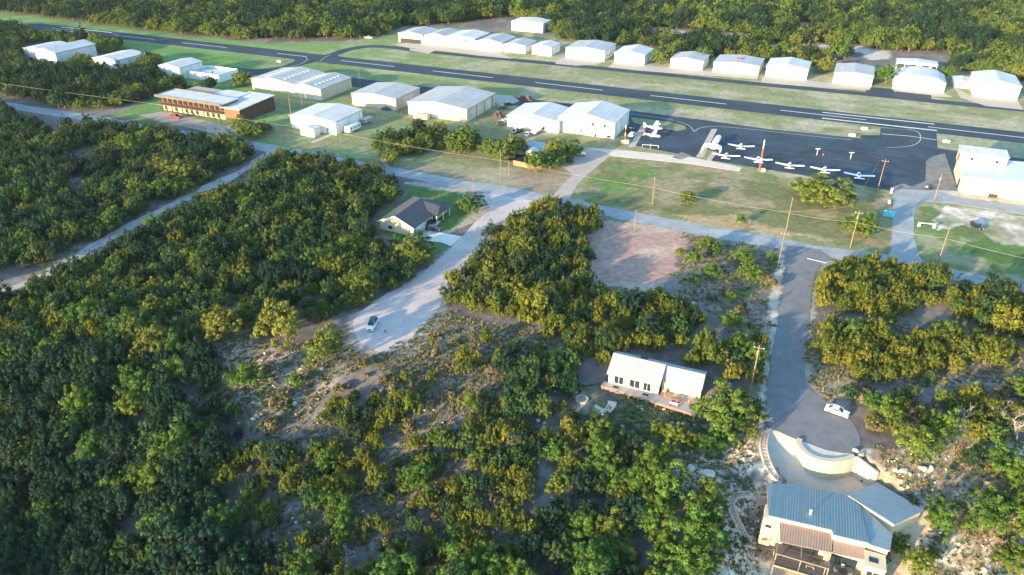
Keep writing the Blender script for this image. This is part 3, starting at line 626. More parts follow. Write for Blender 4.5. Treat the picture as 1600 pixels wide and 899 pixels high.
c=np.array(G(384,190)); cl=float(np.dot(c-a,(math.cos(oa),math.sin(oa))))
b=MB(); b.box(OW+.3,cl,1.5,24,0,5.6); b.build('end_block_wall',M_brown,t)
b=MB(); b.box(OW+.3,cl+.02,1.38,1.5,1.6,5.4); b.build('copper_cladding',mat('copper_cladding',(.24,.10,.05),.6,.25,1.5),t)
b=MB(); b.prism([(OW-2,1),(cl+.5,1),(cl+.5,24.6),(OW-6,24.6)],[5.7,5.7,6.6,6.6],[5.95,5.95,6.85,6.85]); b.build('end_block_roof',M_wroof,t)
b=MB(); b.box(2,OW-4,OD+.5,22,0,6.6); b.build('rear_block',M_beige,t)
b=MB(); b.box(OW*.55,OW-3,OD+.4,22.4,6.6,6.9); b.build('rear_roof',M_wroof,t)
# ------------------------------------------------------------ cream terminal building by the apron
tang=RUNANG
a=np.array(G(1497,300)); 
t=thing('terminal_building','cream airport building with a white flat roof at the right edge of the apron','building',(a[0],a[1],0),tang)
def loc(p,z=0):
    q=np.array(G(p[0],p[1],z))-a; return (float(q@(math.cos(tang),math.sin(tang))),float(q@(-math.sin(tang),math.cos(tang))))
ty_=loc((1485,266))[1]
b=MB(); b.box(0,52,0,22,0,5.6); b.build('wall',M_cream,t)
b=MB(); b.prism([(-.3,-.3),(22,-.3),(22,22.3),(-.3,22.3)],[5.6]*4,[5.85,6.6,6.6,5.85]); b.prism([(22,-.3),(52,-.3),(52,22.3),(22,22.3)],[5.6]*4,[6.6,5.7,5.7,6.6]); b.build('roof',mat('terminal_roof',(.50,.53,.57),.5,.08,4,metal=.1),t)
b=MB(); b.box(-.6,14,14.2,21.6,5.2,9.6); b.build('tower_room',M_cream,t)
b=MB(); b.prism([(-.9,13.9),(14.3,13.9),(14.3,22),(-.9,22)],[9.6]*4,[9.8,9.8,10.1,10.1]); b.build('tower_roof',M_wroof,t)
b=MB(); b.box(-.75,-.6,15.5,17.5,6,8.5); b.build('tower_sign_panel',M_red,t)
for x in (3.2,11): f=MB().box(x-.6,x+.6,14.1,14.2,7.2,8.3).build('window',M_trim,t); MB().box(x-.5,x+.5,14.06,14.1,7.3,8.2).build('pane',M_glass,f)
f=MB().box(18.4,21.6,-.1,0,0,3.4).build('door',M_white,t); MB().box(19.9,20.1,-.14,-.1,0,3.4).build('door_joint',M_grey,f)
MB().box(-.05,0,3,6,0,3.2).build('window',M_glass,t)
for i in range(3): MB().box(9+i*.9,9.6+i*.9,-1.2,-.5,0,1.1).build('planter',M_brown,t)
# ------------------------------------------------------------ suburban house by the gravel court
a=np.array(G(594,358.5)); b2=np.array(G(647,370)); ha=math.atan2(*(b2-a)[::-1]); hw=float(np.linalg.norm(b2-a)); hd=20.5
t=thing('bungalow','cream bungalow with dark shingle hip roof beside the gravel turning area','house',(a[0],a[1],0),ha)
M_shing=mat('charcoal_shingle',(.075,.08,.095),.9,.2,1.2,scale2=.3,var2=.15); M_sid=mat('cream_siding',(.60,.52,.36),.85,.05,2)
e,r=2.9,5.6
b=MB(); b.add([(0,0,0),(hw,0,0),(hw,0,e),(hw/2,0,r),(0,0,e),(0,hd,0),(hw,hd,0),(hw,hd,e),(hw/2,hd-4,r-.3),(0,hd,e)],
  [(0,1,2,3,4),(0,4,9,5),(1,6,7,2),(5,9,8,7,6),(2,7,8,3),(4,3,8,9)]); fixn(b.build('wall',M_sid,t))
o=.55; th=.2; y0=-o; y1=hd+o; hipy=hd-hw*.45
def slope(P,z=.06):
    b=MB(); n=len(P); b.add([(x,y,zz+z) for x,y,zz in P]+[(x,y,zz+z+th) for x,y,zz in P],[tuple(range(n))[::-1],tuple(range(n,2*n))]+[(i,(i+1)%n,(i+1)%n+n,i+n) for i in range(n)]); return b
ez=e-.15
for nm,P in (('roof',[(-o,y0,ez),(hw/2,y0,r),(hw/2,hipy,r),(-o,y1,ez)]),('roof',[(hw+o,y0,ez),(hw+o,y1,ez),(hw/2,hipy,r),(hw/2,y0,r)]),('roof',[(-o,y1,ez),(hw/2,hipy,r),(hw+o,y1,ez)])): fixn(slope(P).build(nm,M_shing,t))
b=MB(); b.add([(hw-1,hd-10,ez+1.0),(hw+2.2,hd-10,e-.1),(hw+2.2,hd-2,e-.1),(hw-1,hd-2,ez+1.0),(hw/2+.5,hd-6,r-.1),(hw+1.0,hd-6,e+1.5)],[(0,1,5,4),(3,4,5,2),(1,2,5)]); fixn(b.build('porch_roof',M_shing,t))
b=MB(); 
for zz in (0,):
    b.add([(-o,-o-.06,ez+.02),(hw/2,-o-.06,r+.02),(hw+o,-o-.06,ez+.02),(hw+o,-o-.06,ez+.3),(hw/2,-o-.06,r+.32),(-o,-o-.06,ez+.3)],[(0,1,4,5),(1,2,3,4)])
b.build('bargeboard',M_trim,t)
f=MB().box(hw,hw+.06,1.2,6.2,0,2.4).build('garage_door',M_trim,t)
for y in (8,12,16): g=MB().box(hw,hw+.06,y-.8,y+.8,.9,2.2).build('window',M_trim,t); MB().box(hw+.06,hw+.09,y-.65,y+.65,1.0,2.1).build('pane',M_glass,g)
for y in (hd-10,hd-6,hd-2): MB().box(hw+1.9,hw+2.1,y-.1,y+.1,0,2.8).build('porch_post',M_trim,t)
MB().box(3.2,4.6,-.06,0,1.0,2.0).build('window',M_glass,t); MB().box(hw-1.3,hw-.4,-.06,0,0,2.0).build('door',M_trim,t)
for i in range(2):
    p=G(655+i*22,334-i*9)
# ------------------------------------------------------------ long metal roofed cabin with deck
cz=-.6
P1=np.array(G(950.5,597,cz+.2)); P2=np.array(G(1028,616,cz+.2)); P3=np.array(G(1091,631,cz+.2)); ca=math.atan2(*(P3-P1)[::-1]); cl=float(np.linalg.norm(P3-P1)); c1=float(np.linalg.norm(P2-P1))
t=thing('cabin','long white cabin with grey metal gable roof and a timber deck on stilts','cabin',(P1[0],P1[1],cz),ca)
M_croof=ribbed('cabin_metal_roof',(.34,.335,.37),0,.45,.6,.06,.0,.85)
cd=7.6
def shed2(x0,x1,y0,y1,e,r,over=.35,yr=None):
    yr=yr or (y0+y1)/2+.4
    b=MB(); b.add([(x0,y0,0),(x0,y1,0),(x0,y1,e),(x0,yr,r),(x0,y0,e),(x1,y0,0),(x1,y1,0),(x1,y1,e),(x1,yr,r),(x1,y0,e)],[(0,4,3,2,1),(5,6,7,8,9),(0,5,9,4),(1,2,7,6),(4,9,8,3),(3,8,7,2)]); fixn(b.build('wall',M_wwall if x0<5 else M_cream,t))
    b=MB(); L_=[(y0-1.2*over*2,e-.3),(yr,r),(y1+over,e-.1)]; lo=[(y,z+.04) for y,z in L_]; hi=[(y,z+.2) for y,z in L_]; ring=lo+hi[::-1]
    b.rings([[(x0-over,y,z) for y,z in ring],[(x1+over,y,z) for y,z in ring]]); fixn(b.build('roof',M_croof,t))
shed2(0,c1,0,cd,3.1,5.0); shed2(c1+.36,cl,1.9,cd,3.1,4.7,over=.2,yr=4.3)
MB().box(c1*.5,c1*.5+1.6,cd*.68,cd*.82,4.55,4.75).build('roof_hatch',M_dkmetal,t)
for x0,x1 in ((1.2,3.4),(4.6,7.0),(7.6,9.4),(10.0,10.8)):
    if x1>c1-.2: x1=c1-.3
    f=MB().box(x0,x1,-.08,0,.35,2.5).build('glass_door',M_trim,t); MB().box(x0+.12,(x0+x1)/2-.05,-.11,-.08,.45,2.4).build('pane',M_glass,f); MB().box((x0+x1)/2+.05,x1-.12,-.11,-.08,.45,2.4).build('pane',M_glass,f)
M_deck=mat('weathered_deck',(.36,.32,.32),.85,.12,.6,stretch=(1,8,1))
b=MB()
for i in range(13): b.box(-.8,cl+.2,-3.6+i*.29,-3.34+i*.29,.02,.1) if False else None
b.prism([(-1.0,-.02),(-1.0,-2.0),(cl*.3,-2.3),(cl+.1,-3.9),(cl+.1,1.88),(c1+.4,1.88),(c1+.4,-.02)],.0,.14); b.build('deck_floor',M_deck,t)
for i in range(11):
    x=-.8+i*(cl+.6)/10; yy=-1.95-1.85*max(0,(x/cl)); MB().box(x-.08,x+.08,yy,yy+.16,-3.4,.0).build('deck_post',M_yel,t)
b=MB(); b.prism([(-1.0,-2.08),(cl*.3,-2.38),(cl+.15,-3.98),(cl+.15,-3.92),(cl*.3,-2.31),(-1,-2.01)],-.35,.05); b.build('deck_fascia',mat('deck_edge_timber',(.22,.15,.11),.85,.2,1),t)
b=MB()
for i in range(5): b.box(-1.3-i*.4,-1.0-i*.4,-1.6,-.6,-.25-i*.2,-.17-i*.2)
b.build('deck_stairs',M_deck,t)
# ------------------------------------------------------------ large stucco house below the court
M_beam0=mat('entry_timber',(.35,.27,.18),.8,.15,1)
M_hroof=ribbed('blue_grey_standing_seam',(.25,.305,.325),0,.42,.6,.06,.0,.88)
M_proof=ribbed('bronze_standing_seam',(.34,.25,.21),0,.42,.45,.06,.3,.8)
def GZ(p,z): q=G(p[0],p[1],z); return (q[0],q[1],z)
ho=GZ((1202,806),0); hp=GZ((1357.7,849),0); hang=math.atan2(hp[1]-ho[1],hp[0]-ho[0])
t=thing('hillside_house','big cream stucco house with blue grey seamed roofs stepping down the stony slope','house',(ho[0],ho[1],0),hang)
ch,sh=math.cos(hang),math.sin(hang)
def GP(p,pl):
    z=0
    for _ in range(25): q=G(p[0],p[1],z); z=pl[0]+pl[1]*((q[0]-ho[0])*-sh+(q[1]-ho[1])*ch)+pl[2]*((q[0]-ho[0])*ch+(q[1]-ho[1])*sh)
    return (q[0],q[1],z)
def lc(q): dx,dy=q[0]-ho[0],q[1]-ho[1]; return (dx*ch+dy*sh,-dx*sh+dy*ch,q[2])
def roofslab(name,pts,m,th=.22,par=None):
    P=[lc(q) for q in pts]; b=MB(); n=len(P)
    b.add([(x,y,z-th) for x,y,z in P]+P,[tuple(range(n))[::-1],tuple(range(n,2*n))]+[(i,(i+1)%n,(i+1)%n+n,i+n) for i in range(n)])
    return fixn(b.build(name,m,par or t)),P
zf,zn=-.9,.3     # rear (court side) and front edge heights of the main roof
MPL=(.3,-.13,0.0)
main=[GP(p,MPL) for p in ((1200.7,805.7),(1198,755),(1246,757),(1322,774),(1343,790),(1358,849),(1302,836),(1300,828.7))]
o_,PM=roofslab('main_roof',main,M_hroof)
garage=[GP(p,(.75,-.15,0.01)) for p in ((1324.6,774),(1370.6,753.8),(1444,797),(1398,820))]
o_,PG=roofslab('garage_roof',garage,ribbed('blue_grey_garage_roof',(.25,.30,.325),1,.42,.6,.06,.0,.88))
link=[GP(p,(-.75,-.13,.05)) for p in ((1340,786),(1345,788),(1394.5,836),(1390.8,861),(1355.7,850))]
o_,PL=roofslab('link_roof',link,ribbed('blue_grey_link_roof',(.25,.30,.325),1,.42,.6,.06,.0,.88))
# real raised seams on the main roof
b=MB(); xs=np.arange(.25,18,.42)
Y0=lambda x:float(np.interp(x,[PM[0][0],PM[7][0],PM[7][0]+.01,PM[5][0]],[PM[0][1],PM[7][1],PM[6][1],PM[5][1]]))+.05
def poly_span(P,x):
    ys=[]
    for i in range(len(P)):
        (x0,y0,z0),(x1,y1,z1)=P[i],P[(i+1)%len(P)]
        if (x0-x)*(x1-x)<0: tt=(x-x0)/(x1-x0); ys.append((y0+tt*(y1-y0),z0+tt*(z1-z0)))
    ys.sort(); return ys
for x in np.arange(PM[0][0]+.2,PM[5][0],.46):
    s_=poly_span(PM,x)
    if len(s_)>=2: (ya,za),(yb,zb)=s_[0],s_[-1]; b.add([(x-.04,ya,za-.02),(x+.04,ya,za-.02),(x+.04,yb,zb-.02),(x-.04,yb,zb-.02),(x-.04,ya,za+.055),(x+.04,ya,za+.055),(x+.04,yb,zb+.055),(x-.04,yb,zb+.055)],[(4,5,6,7),(0,1,5,4),(1,2,6,5),(2,3,7,6),(3,0,4,7)])
b.build('roof_seams',M_hroof,t)
vent=lc(GZ((1266,803),0.0)); b=MB(); b.tube([(vent[0],vent[1],-.4),(vent[0],vent[1],.55),(vent[0],vent[1],.8)],[.2,.2,.28],8); b.build('roof_vent',M_white,t)
# walls
def inset(P,k):
    cx=sum(p[0] for p in P)/len(P); cy=sum(p[1] for p in P)/len(P)
    return [(cx+(p[0]-cx)*k,cy+(p[1]-cy)*k,p[2]) for p in P]
WM=[PM[0],PM[1],PM[3],PM[4],PM[5],PM[6],PM[7]]
x0=PM[0][0]; 
b=MB(); W_=inset(WM,.965); b.prism([(p[0],p[1]) for p in W_],-7.5,[p[2]-.24 for p in W_]); b.build('main_wall',M_cream,t)
wx0=min(p[0] for p in W_)
b=MB(); Wg=inset(PG,.94); b.prism([(p[0],p[1]) for p in Wg],-7.5,[p[2]-.24 for p in Wg]); b.build('garage_wall',M_cream,t)
b=MB(); Wl=inset(PL,.93); b.prism([(p[0],p[1]) for p in Wl],-7.5,[p[2]-.24 for p in Wl]); b.build('link_wall',M_cream,t)
# brownish patio roofs below the main eave
pz0,pz1=-.55,-1.3
pat=[GZ((1218.5,812),pz0),GZ((1301,831),pz0),GZ((1301.5,839),pz0-.1),GZ((1299,863),pz1),GZ((1292,862),pz1),GZ((1218.5,846.5),pz1)]
o_,PP=roofslab('patio_roof',pat,M_proof,.16)
pat2=[GZ((1301.8,845),-1.0),GZ((1352,856),-1.0),GZ((1350.5,874.5),-1.55),GZ((1292.5,862.5),-1.55),GZ((1301,862),-1.5)]
o_,PP2=roofslab('patio_roof',pat2,M_proof,.16)
b=MB()
for x in np.arange(PP[0][0]+.2,PP[1][0],.42):
    s_=poly_span(PP,x)
    if len(s_)>=2: (ya,za),(yb,zb)=s_[0],s_[-1]; b.add([(x-.025,ya,za-.02),(x+.025,ya,za-.02),(x+.025,yb,zb-.02),(x-.025,yb,zb-.02),(x-.025,ya,za+.06),(x+.025,ya,za+.06),(x+.025,yb,zb+.06),(x-.025,yb,zb+.06)],[(4,5,6,7),(0,1,5,4),(1,2,6,5),(2,3,7,6),(3,0,4,7)])
b.build('patio_roof_seams',M_proof,t)
# projecting left bay wall and right wing
L1=lc(GZ((1189,797),-3)); L2=lc(GZ((1215,812),0)); 
yf=PM[0][1]
b=MB(); b.box(wx0-.12,wx0+1.75,yf-.1,yf+3.2,-7.5,-.35); b.build('left_bay_wall',M_cream,t)
f=MB().box(wx0+.4,wx0+1.4,yf-.2,yf-.1,-2.3,-1.7).build('window',M_dkmetal,t); MB().box(wx0+.48,wx0+1.32,yf-.23,yf-.2,-2.23,-1.77).build('pane',M_glass,f)
f=MB().box(wx0-.2,wx0-.12,yf+1.2,yf+2.0,-2.6,-1.2).build('window',M_dkmetal,t)
ep=[GZ((1181,774),-2.6),GZ((1199,775),-2.6),GZ((1199,791),-2.75),GZ((1182,789),-2.75)]
roofslab('entry_roof',ep,M_proof,.12)
for k in (0,3): q=lc(ep[k]); MB().tube([(q[0]+.15,q[1],-7),(q[0]+.15,q[1],q[2])],.06,6).build('entry_post',M_beam0,t)
xr=PP2[1][0]
b=MB(); b.box(xr+.0,PL[3][0]-.45,yf-3.6,yf-.2,-7.5,-1.15); b.build('right_wing_wall',M_cream,t)
MB().box(xr-.1,PL[3][0]-.35,yf-3.7,yf-.3,-1.15,-1.0).build('right_wing_parapet',M_cream,t)
for i in range(2): f=MB().box(xr+.5+i*.95,xr+1.3+i*.95,yf-3.68,yf-3.6,-3.2,-2.2).build('window',M_dkmetal,t); MB().box(xr+.57+i*.95,xr+1.23+i*.95,yf-3.71,yf-3.68,-3.13,-2.27).build('pane',M_glass,f)
f=MB().box(xr+.5,xr+1.9,yf-2.6,yf-1.6,-1.0,-.93).build('roof_window',M_glass,t)
# decks: upper level at -4.2, in front of the patio roofs
dx0=PP[5][0]-.4; dx1=PP2[2][0]; dm=PP[4][0]+.1
M_dk=mat('dark_deck_boards',(.115,.10,.10),.8,.2,.8,stretch=(1,7,1)); M_beam=mat('deck_beam_timber',(.27,.215,.15),.8,.15,1)
b=MB(); b.box(dx0,dm,yf-6.2,yf-1.2,-4.4,-4.2); b.build('deck_floor',M_dk,t)
b=MB(); b.box(dm+.02,dx1,yf-5.6,yf-2.0,-4.4,-4.21); b.build('deck_floor',M_dk,t)
for x in (dx0+.1,(dx0+dm)/2,dm-.15,dm+.3): 
    MB().box(x-.07,x+.07,yf-6.1,yf-5.96,-7.6,-1.7).build('deck_post',M_beam,t)
    MB().box(x-.07,x+.07,yf-5.96,yf-1.5,-1.85,-1.7).build('pergola_beam',M_beam,t)
MB().box(dx0,dm+.4,yf-6.12,yf-5.98,-1.7,-1.56).build('pergola_beam',M_beam,t)
MB().box(dx0,dm+.4,yf-6.28,yf-6.2,-4.5,-4.1).build('deck_fascia',M_beam,t); MB().box(dm+.42,dx1,yf-5.7,yf-5.6,-4.5,-4.1).build('deck_fascia',M_beam,t)
b=MB()
for z in (-3.9,-3.65,-3.4): b.box(dx0,dm,yf-6.16,yf-6.13,z,z+.03); b.box(dm+.02,dx1,yf-5.66,yf-5.63,z,z+.03)
b.box(dx0,dm,yf-6.2,yf-6.1,-3.2,-3.14); b.box(dm+.02,dx1,yf-5.68,yf-5.6,-3.2,-3.14); b.build('deck_railing',M_dkmetal,t)
for x0_,x1_ in ((dx0+1,dm-1),(dm+.8,dx1-.8)):
    f=MB().box(x0_,x1_,yf-1.22 if x0_<dm else yf-2.05,yf-1.15 if x0_<dm else yf-1.95,-4.2,-2.2).build('glass_door',M_dkmetal,t); MB().box(x0_+.1,x1_-.1,yf-1.26 if x0_<dm else yf-2.09,yf-1.22 if x0_<dm else yf-2.05,-4.1,-2.3).build('pane',M_glass,f)
b=MB(); b.box(dm-.1,dx1,yf-2.0,yf-.5,-7.5,-1.8); b.build('lower_wall',M_cream,t)
b=MB(); b.box(dx0+.2,dm-.1,yf-1.15,yf-.2,-7.5,-1.2); b.build('lower_wall',M_cream,t)
f=thing('patio_table','dark round table with chairs on the right deck of the stucco house','table',tuple(Matrix.Rotation(hang,3,'Z')@Vector(((dm+dx1)/2,yf-3.9,-4.2))+Vector((ho[0],ho[1],0))),hang)
MB().tube([(0,0,.7),(0,0,.76)],[.7,.7],16).build('table_top',M_dkmetal,f); MB().tube([(0,0,0),(0,0,.7)],[.06,.06],8).build('pedestal',M_dkmetal,f)
def patiochair(x,y,rz,lab,par):
    base=par.matrix_basis@Vector((x,y,0)); c=thing('patio_chair',lab,'chair',tuple(base),hang+rz,'patio chairs round the deck table')
    MB().box(-.25,.25,-.25,.25,.4,.46).build('seat',M_grey,c); MB().box(-.25,.25,.22,.28,.46,.95).build('backrest',M_grey,c)
    for sx in (-.22,.22):
        for sy in (-.22,.22): MB().box(sx-.02,sx+.02,sy-.02,sy+.02,0,.4).build('leg',M_dkmetal,c)
patiochair(1.1,0,-1.57,'grey patio chair right of the dark deck table',f); patiochair(-1.1,0,1.57,'grey patio chair left of the dark deck table',f); patiochair(0,1.1,0,'grey patio chair between the dark deck table and the house wall',f)
c=thing('timber_bench','small light timber bench on the left deck of the stucco house','bench',tuple(Matrix.Rotation(hang,3,'Z')@Vector(((dx0+dm)/2+1.8,yf-4.6,-4.2))+Vector((ho[0],ho[1],0))),hang)
MB().box(-.7,.7,-.2,.2,.42,.5).build('seat',M_beam,c); MB().box(-.65,-.5,-.18,.18,0,.42).build('leg',M_beam,c); MB().box(.5,.65,-.18,.18,0,.42).build('leg',M_beam,c)
# curved retaining wall of the court
M_rw=mat('retaining_wall_render',(.50,.42,.32),.9,.06,2.5,scale2=.5,var2=.05)
def wall_strip(name,base,top,th,m,label,cat):
    "base/top lists of world points; thickness outward (to the far side from the court)"
    cx=sum(p[0] for p in court)/len(court); cy=sum(p[1] for p in court)/len(court)
    rings=[]
    for i in range(len(base)):
        a=Vector(base[max(i-1,0)][:2]); b_=Vector(base[min(i+1,len(base)-1)][:2]); tt=(b_-a).normalized(); n=Vector((-tt.y,tt.x))
        p=base[i]; q=top[i]
        rings.append([(p[0],p[1],p[2]-.5),(p[0]+n.x*th,p[1]+n.y*th,p[2]-.5),(q[0]+n.x*th,q[1]+n.y*th,q[2]),(q[0],q[1],q[2])])
    o=fixn(MB().rings(rings).build(name,m)); return tag(o,label,cat)
wb=[(p[0],p[1],p[2]) for p in RI0]+[(x,y,CZ) for x,y in WB[1:]]
wbs=[tuple(v) for v in smooth(wb,5)]
ztop=lambda i: .45
wall_strip('retaining_wall',wbs,[(p[0],p[1],max(.42,p[2]+.35)) for p in wbs],1.0,M_rw,'curved cream retaining wall between the street end and the sunken court','retaining wall')
we=[(WB[-1][0],WB[-1][1],CZ),(WE[0],WE[1],CZ)]
wes=[tuple(Vector(we[0])*(1-k/6)+Vector(we[1])*k/6) for k in range(7)]
wall_strip('court_wall',wes,[(p[0],p[1],.42-.12*k) for k,p in enumerate(wes)],.5,M_rw,'straight cream wall running from the curved wall down to the garage roof','wall')
sheet('island_bed',[(1250,689),(1290,704),(1318,709),(1334,709),(1334,717),(1310,728),(1280,724),(1258,712),(1248,698)],.12,mat('island_caliche',(.52,.46,.40),.95,.2,1))
# stone steps by the driveway and round the left of the house
M_step=mat('pink_stone_step',(.46,.32,.25),.9,.15,1); M_stone=mat('limestone',(.56,.49,.40),.95,.18,.8,scale2=.2,var2=.12,bump=.4)
def steps(name,pts,n,w,label,z0,z1,cat='steps'):
    P=smooth([Vector(GT(*p))+Vector((0,0,.15)) for p in pts],8)
    L_=[0]
    for i in range(1,len(P)): L_.append(L_[-1]+(P[i]-P[i-1]).length)
    t=thing(name,label,cat,tuple(P[0])); side=MB()
    for k in range(n):
        s=L_[-1]*(k+.5)/n; i=max(j for j in range(len(P)-1) if L_[j]<=s); f=(s-L_[i])/(L_[i+1]-L_[i]+1e-6); p=P[i].lerp(P[i+1],f); d=(P[i+1]-P[i]); d.z=0; d.normalize(); nn=Vector((-d.y,d.x,0)); h=L_[-1]/n*.62/2
        q=p-P[0]; c=[q+d*a_*h+nn*b_*w/2 for a_,b_ in((-1,-1),(1,-1),(1,1),(-1,1))]
        b=MB(); b.add([(v.x,v.y,v.z-.3) for v in c]+[(v.x,v.y,v.z+.12) for v in c],[(3,2,1,0),(4,5,6,7),(0,1,5,4),(1,2,6,5),(2,3,7,6),(3,0,4,7)]); fixn(b.build('tread',M_step,t))
    for sgn in (-1,1):
        b=MB(); rr=[]
        for i in range(len(P)):
            d=P[min(i+1,len(P)-1)]-P[max(i-1,0)]; d.z=0; d.normalize(); nn=Vector((-d.y,d.x,0)); q=P[i]-P[0]+nn*sgn*(w/2+.12)
            rr.append([tuple(q+nn*.14+Vector((0,0,-1.2))),tuple(q-nn*.1+Vector((0,0,-1.2))),tuple(q-nn*.1+Vector((0,0,.2))),tuple(q+nn*.14+Vector((0,0,.2)))])
        fixn(b.rings(rr).build('stone_edging',M_stone,t))
    b=MB(); rr=[]
    for i in range(len(P)):
        d=P[min(i+1,len(P)-1)]-P[max(i-1,0)]; d.z=0; d.normalize(); nn=Vector((-d.y,d.x,0)); q=P[i]-P[0]
        rr.append([tuple(q+nn*w/2+Vector((0,0,-1.2))),tuple(q-nn*w/2+Vector((0,0,-1.2))),tuple(q-nn*w/2+Vector((0,0,.02))),tuple(q+nn*w/2+Vector((0,0,.02)))])
    fixn(b.rings(rr).build('path_bed',M_stone,t))
steps('garden_steps',[(1197,673),(1193,690),(1193,705),(1199,725),(1208,742),(1222,757)],16,1.0,'straightish flight of stone steps beside the curved driveway',-.1,-4.0)
steps('garden_steps',[(1183,776),(1165,774),(1148,777),(1142,787),(1144,800),(1153,820),(1163,838),(1172,852),(1180,855)],26,.95,'looping stone stair path left of the stucco house',-4.0,-7.2)
bz=-7.0
c=thing('landing','small grey landing bridge between the looping stair path and the stucco house','landing',GZ((1180,855),-6.8))
q=Vector(GZ((1214,856),-6.8))-Vector(GZ((1180,855),-6.8)); b=MB(); b.prism([(0,-.5),(q.x,q.y-.5),(q.x,q.y+.5),(0,.5)],-.1,.12); b.build('landing_floor',M_dk,c)
b=MB(); b.prism([(0,-.55),(q.x,q.y-.55),(q.x,q.y-.5),(0,-.5)],.8,.9); [b.box(q.x*k/6-.03,q.x*k/6+.03,q.y*k/6-.55,q.y*k/6-.5,0,.85) for k in range(7)]; b.build('handrail',M_dkmetal,c)
# cabin garden: fire pit and curved seat wall
fp=GT(909,625); b=MB()
t=thing('fire_pit','round pale stone fire pit in the cabin garden','fire pit',fp)
for i in range(14):
    a_=2*math.pi*i/14; p=Vector((math.cos(a_),math.sin(a_),0))*1.05; tn=Vector((-math.sin(a_),math.cos(a_),0)); c=[p-tn*.2,p+tn*.2,p*1.3+tn*.25,p*1.3-tn*.25]
    MB().add([(v.x,v.y,-.4) for v in c]+[(v.x,v.y,.4+random.random()*.05) for v in c],[(3,2,1,0),(4,5,6,7),(0,1,5,4),(1,2,6,5),(2,3,7,6),(3,0,4,7)]).build('stone',M_stone,t)
MB().tube([(0,0,-.2),(0,0,.15)],[.98,.98],16).build('ash_bed',mat('ash',(.3,.3,.3),.95,.2,.5),t)
P=[Vector(GT(a_,b_)) for a_,b_ in ((929,636),(937,642),(946,645),(954,638),(957,630))]; P=smooth(P,4); b=MB(); rr=[]
for i in range(len(P)):
    d=P[min(i+1,len(P)-1)]-P[max(i-1,0)]; d.z=0; d.normalize(); nn=Vector((-d.y,d.x,0)); w_=.5+.5*i/len(P); q=P[i]; rr.append([tuple(q+nn*w_+Vector((0,0,-.6))),tuple(q-nn*w_+Vector((0,0,-.6))),tuple(q-nn*w_+Vector((0,0,.45))),tuple(q+nn*w_+Vector((0,0,.45)))])
tag(fixn(b.rings(rr).build('stone_seat_wall',M_stone)),'curved pale stone seat wall in the cabin garden','seat wall')
# ------------------------------------------------------------ vehicles
def paint(name,c,rough=.3): return mat('paint_'+name,c,rough,.04,2,spec=.5,coat=.6)
M_lamp=mat('lamp_lens',(.7,.7,.65),.2,.05,1); M_tail=mat('tail_lens',(.45,.03,.02),.3,.05,1)
VK={ # length,width, lower body side profile, greenhouse profile (x,z) from rear to front
 'sedan':(4.6,1.8,[(-2.3,.3),(-2.3,.85),(-2.15,.95),(-1.5,1.0),(.75,.98),(1.9,.84),(2.28,.68),(2.3,.3)],[(-1.7,.98),(-.95,1.42),(.25,1.45),(1.05,.97)]),
 'suv':(4.6,1.88,[(-2.3,.35),(-2.32,.95),(-2.25,1.1),(1.0,1.08),(2.05,.98),(2.28,.8),(2.3,.35)],[(-2.2,1.08),(-2.0,1.68),(.25,1.72),(1.15,1.07)]),
 'pickup':(5.4,1.95,[(-2.7,.4),(-2.7,1.1),(-.6,1.1),(1.2,1.1),(2.5,1.02),(2.68,.8),(2.7,.4)],[(-.75,1.1),(-.55,1.75),(.55,1.78),(1.3,1.1)]),
 'jeep':(4.2,1.8,[(-2.1,.45),(-2.1,1.15),(.8,1.15),(1.95,1.1),(2.1,.9),(2.1,.45)],[(-2.05,1.15),(-1.95,1.8),(.55,1.8),(.85,1.15)])}
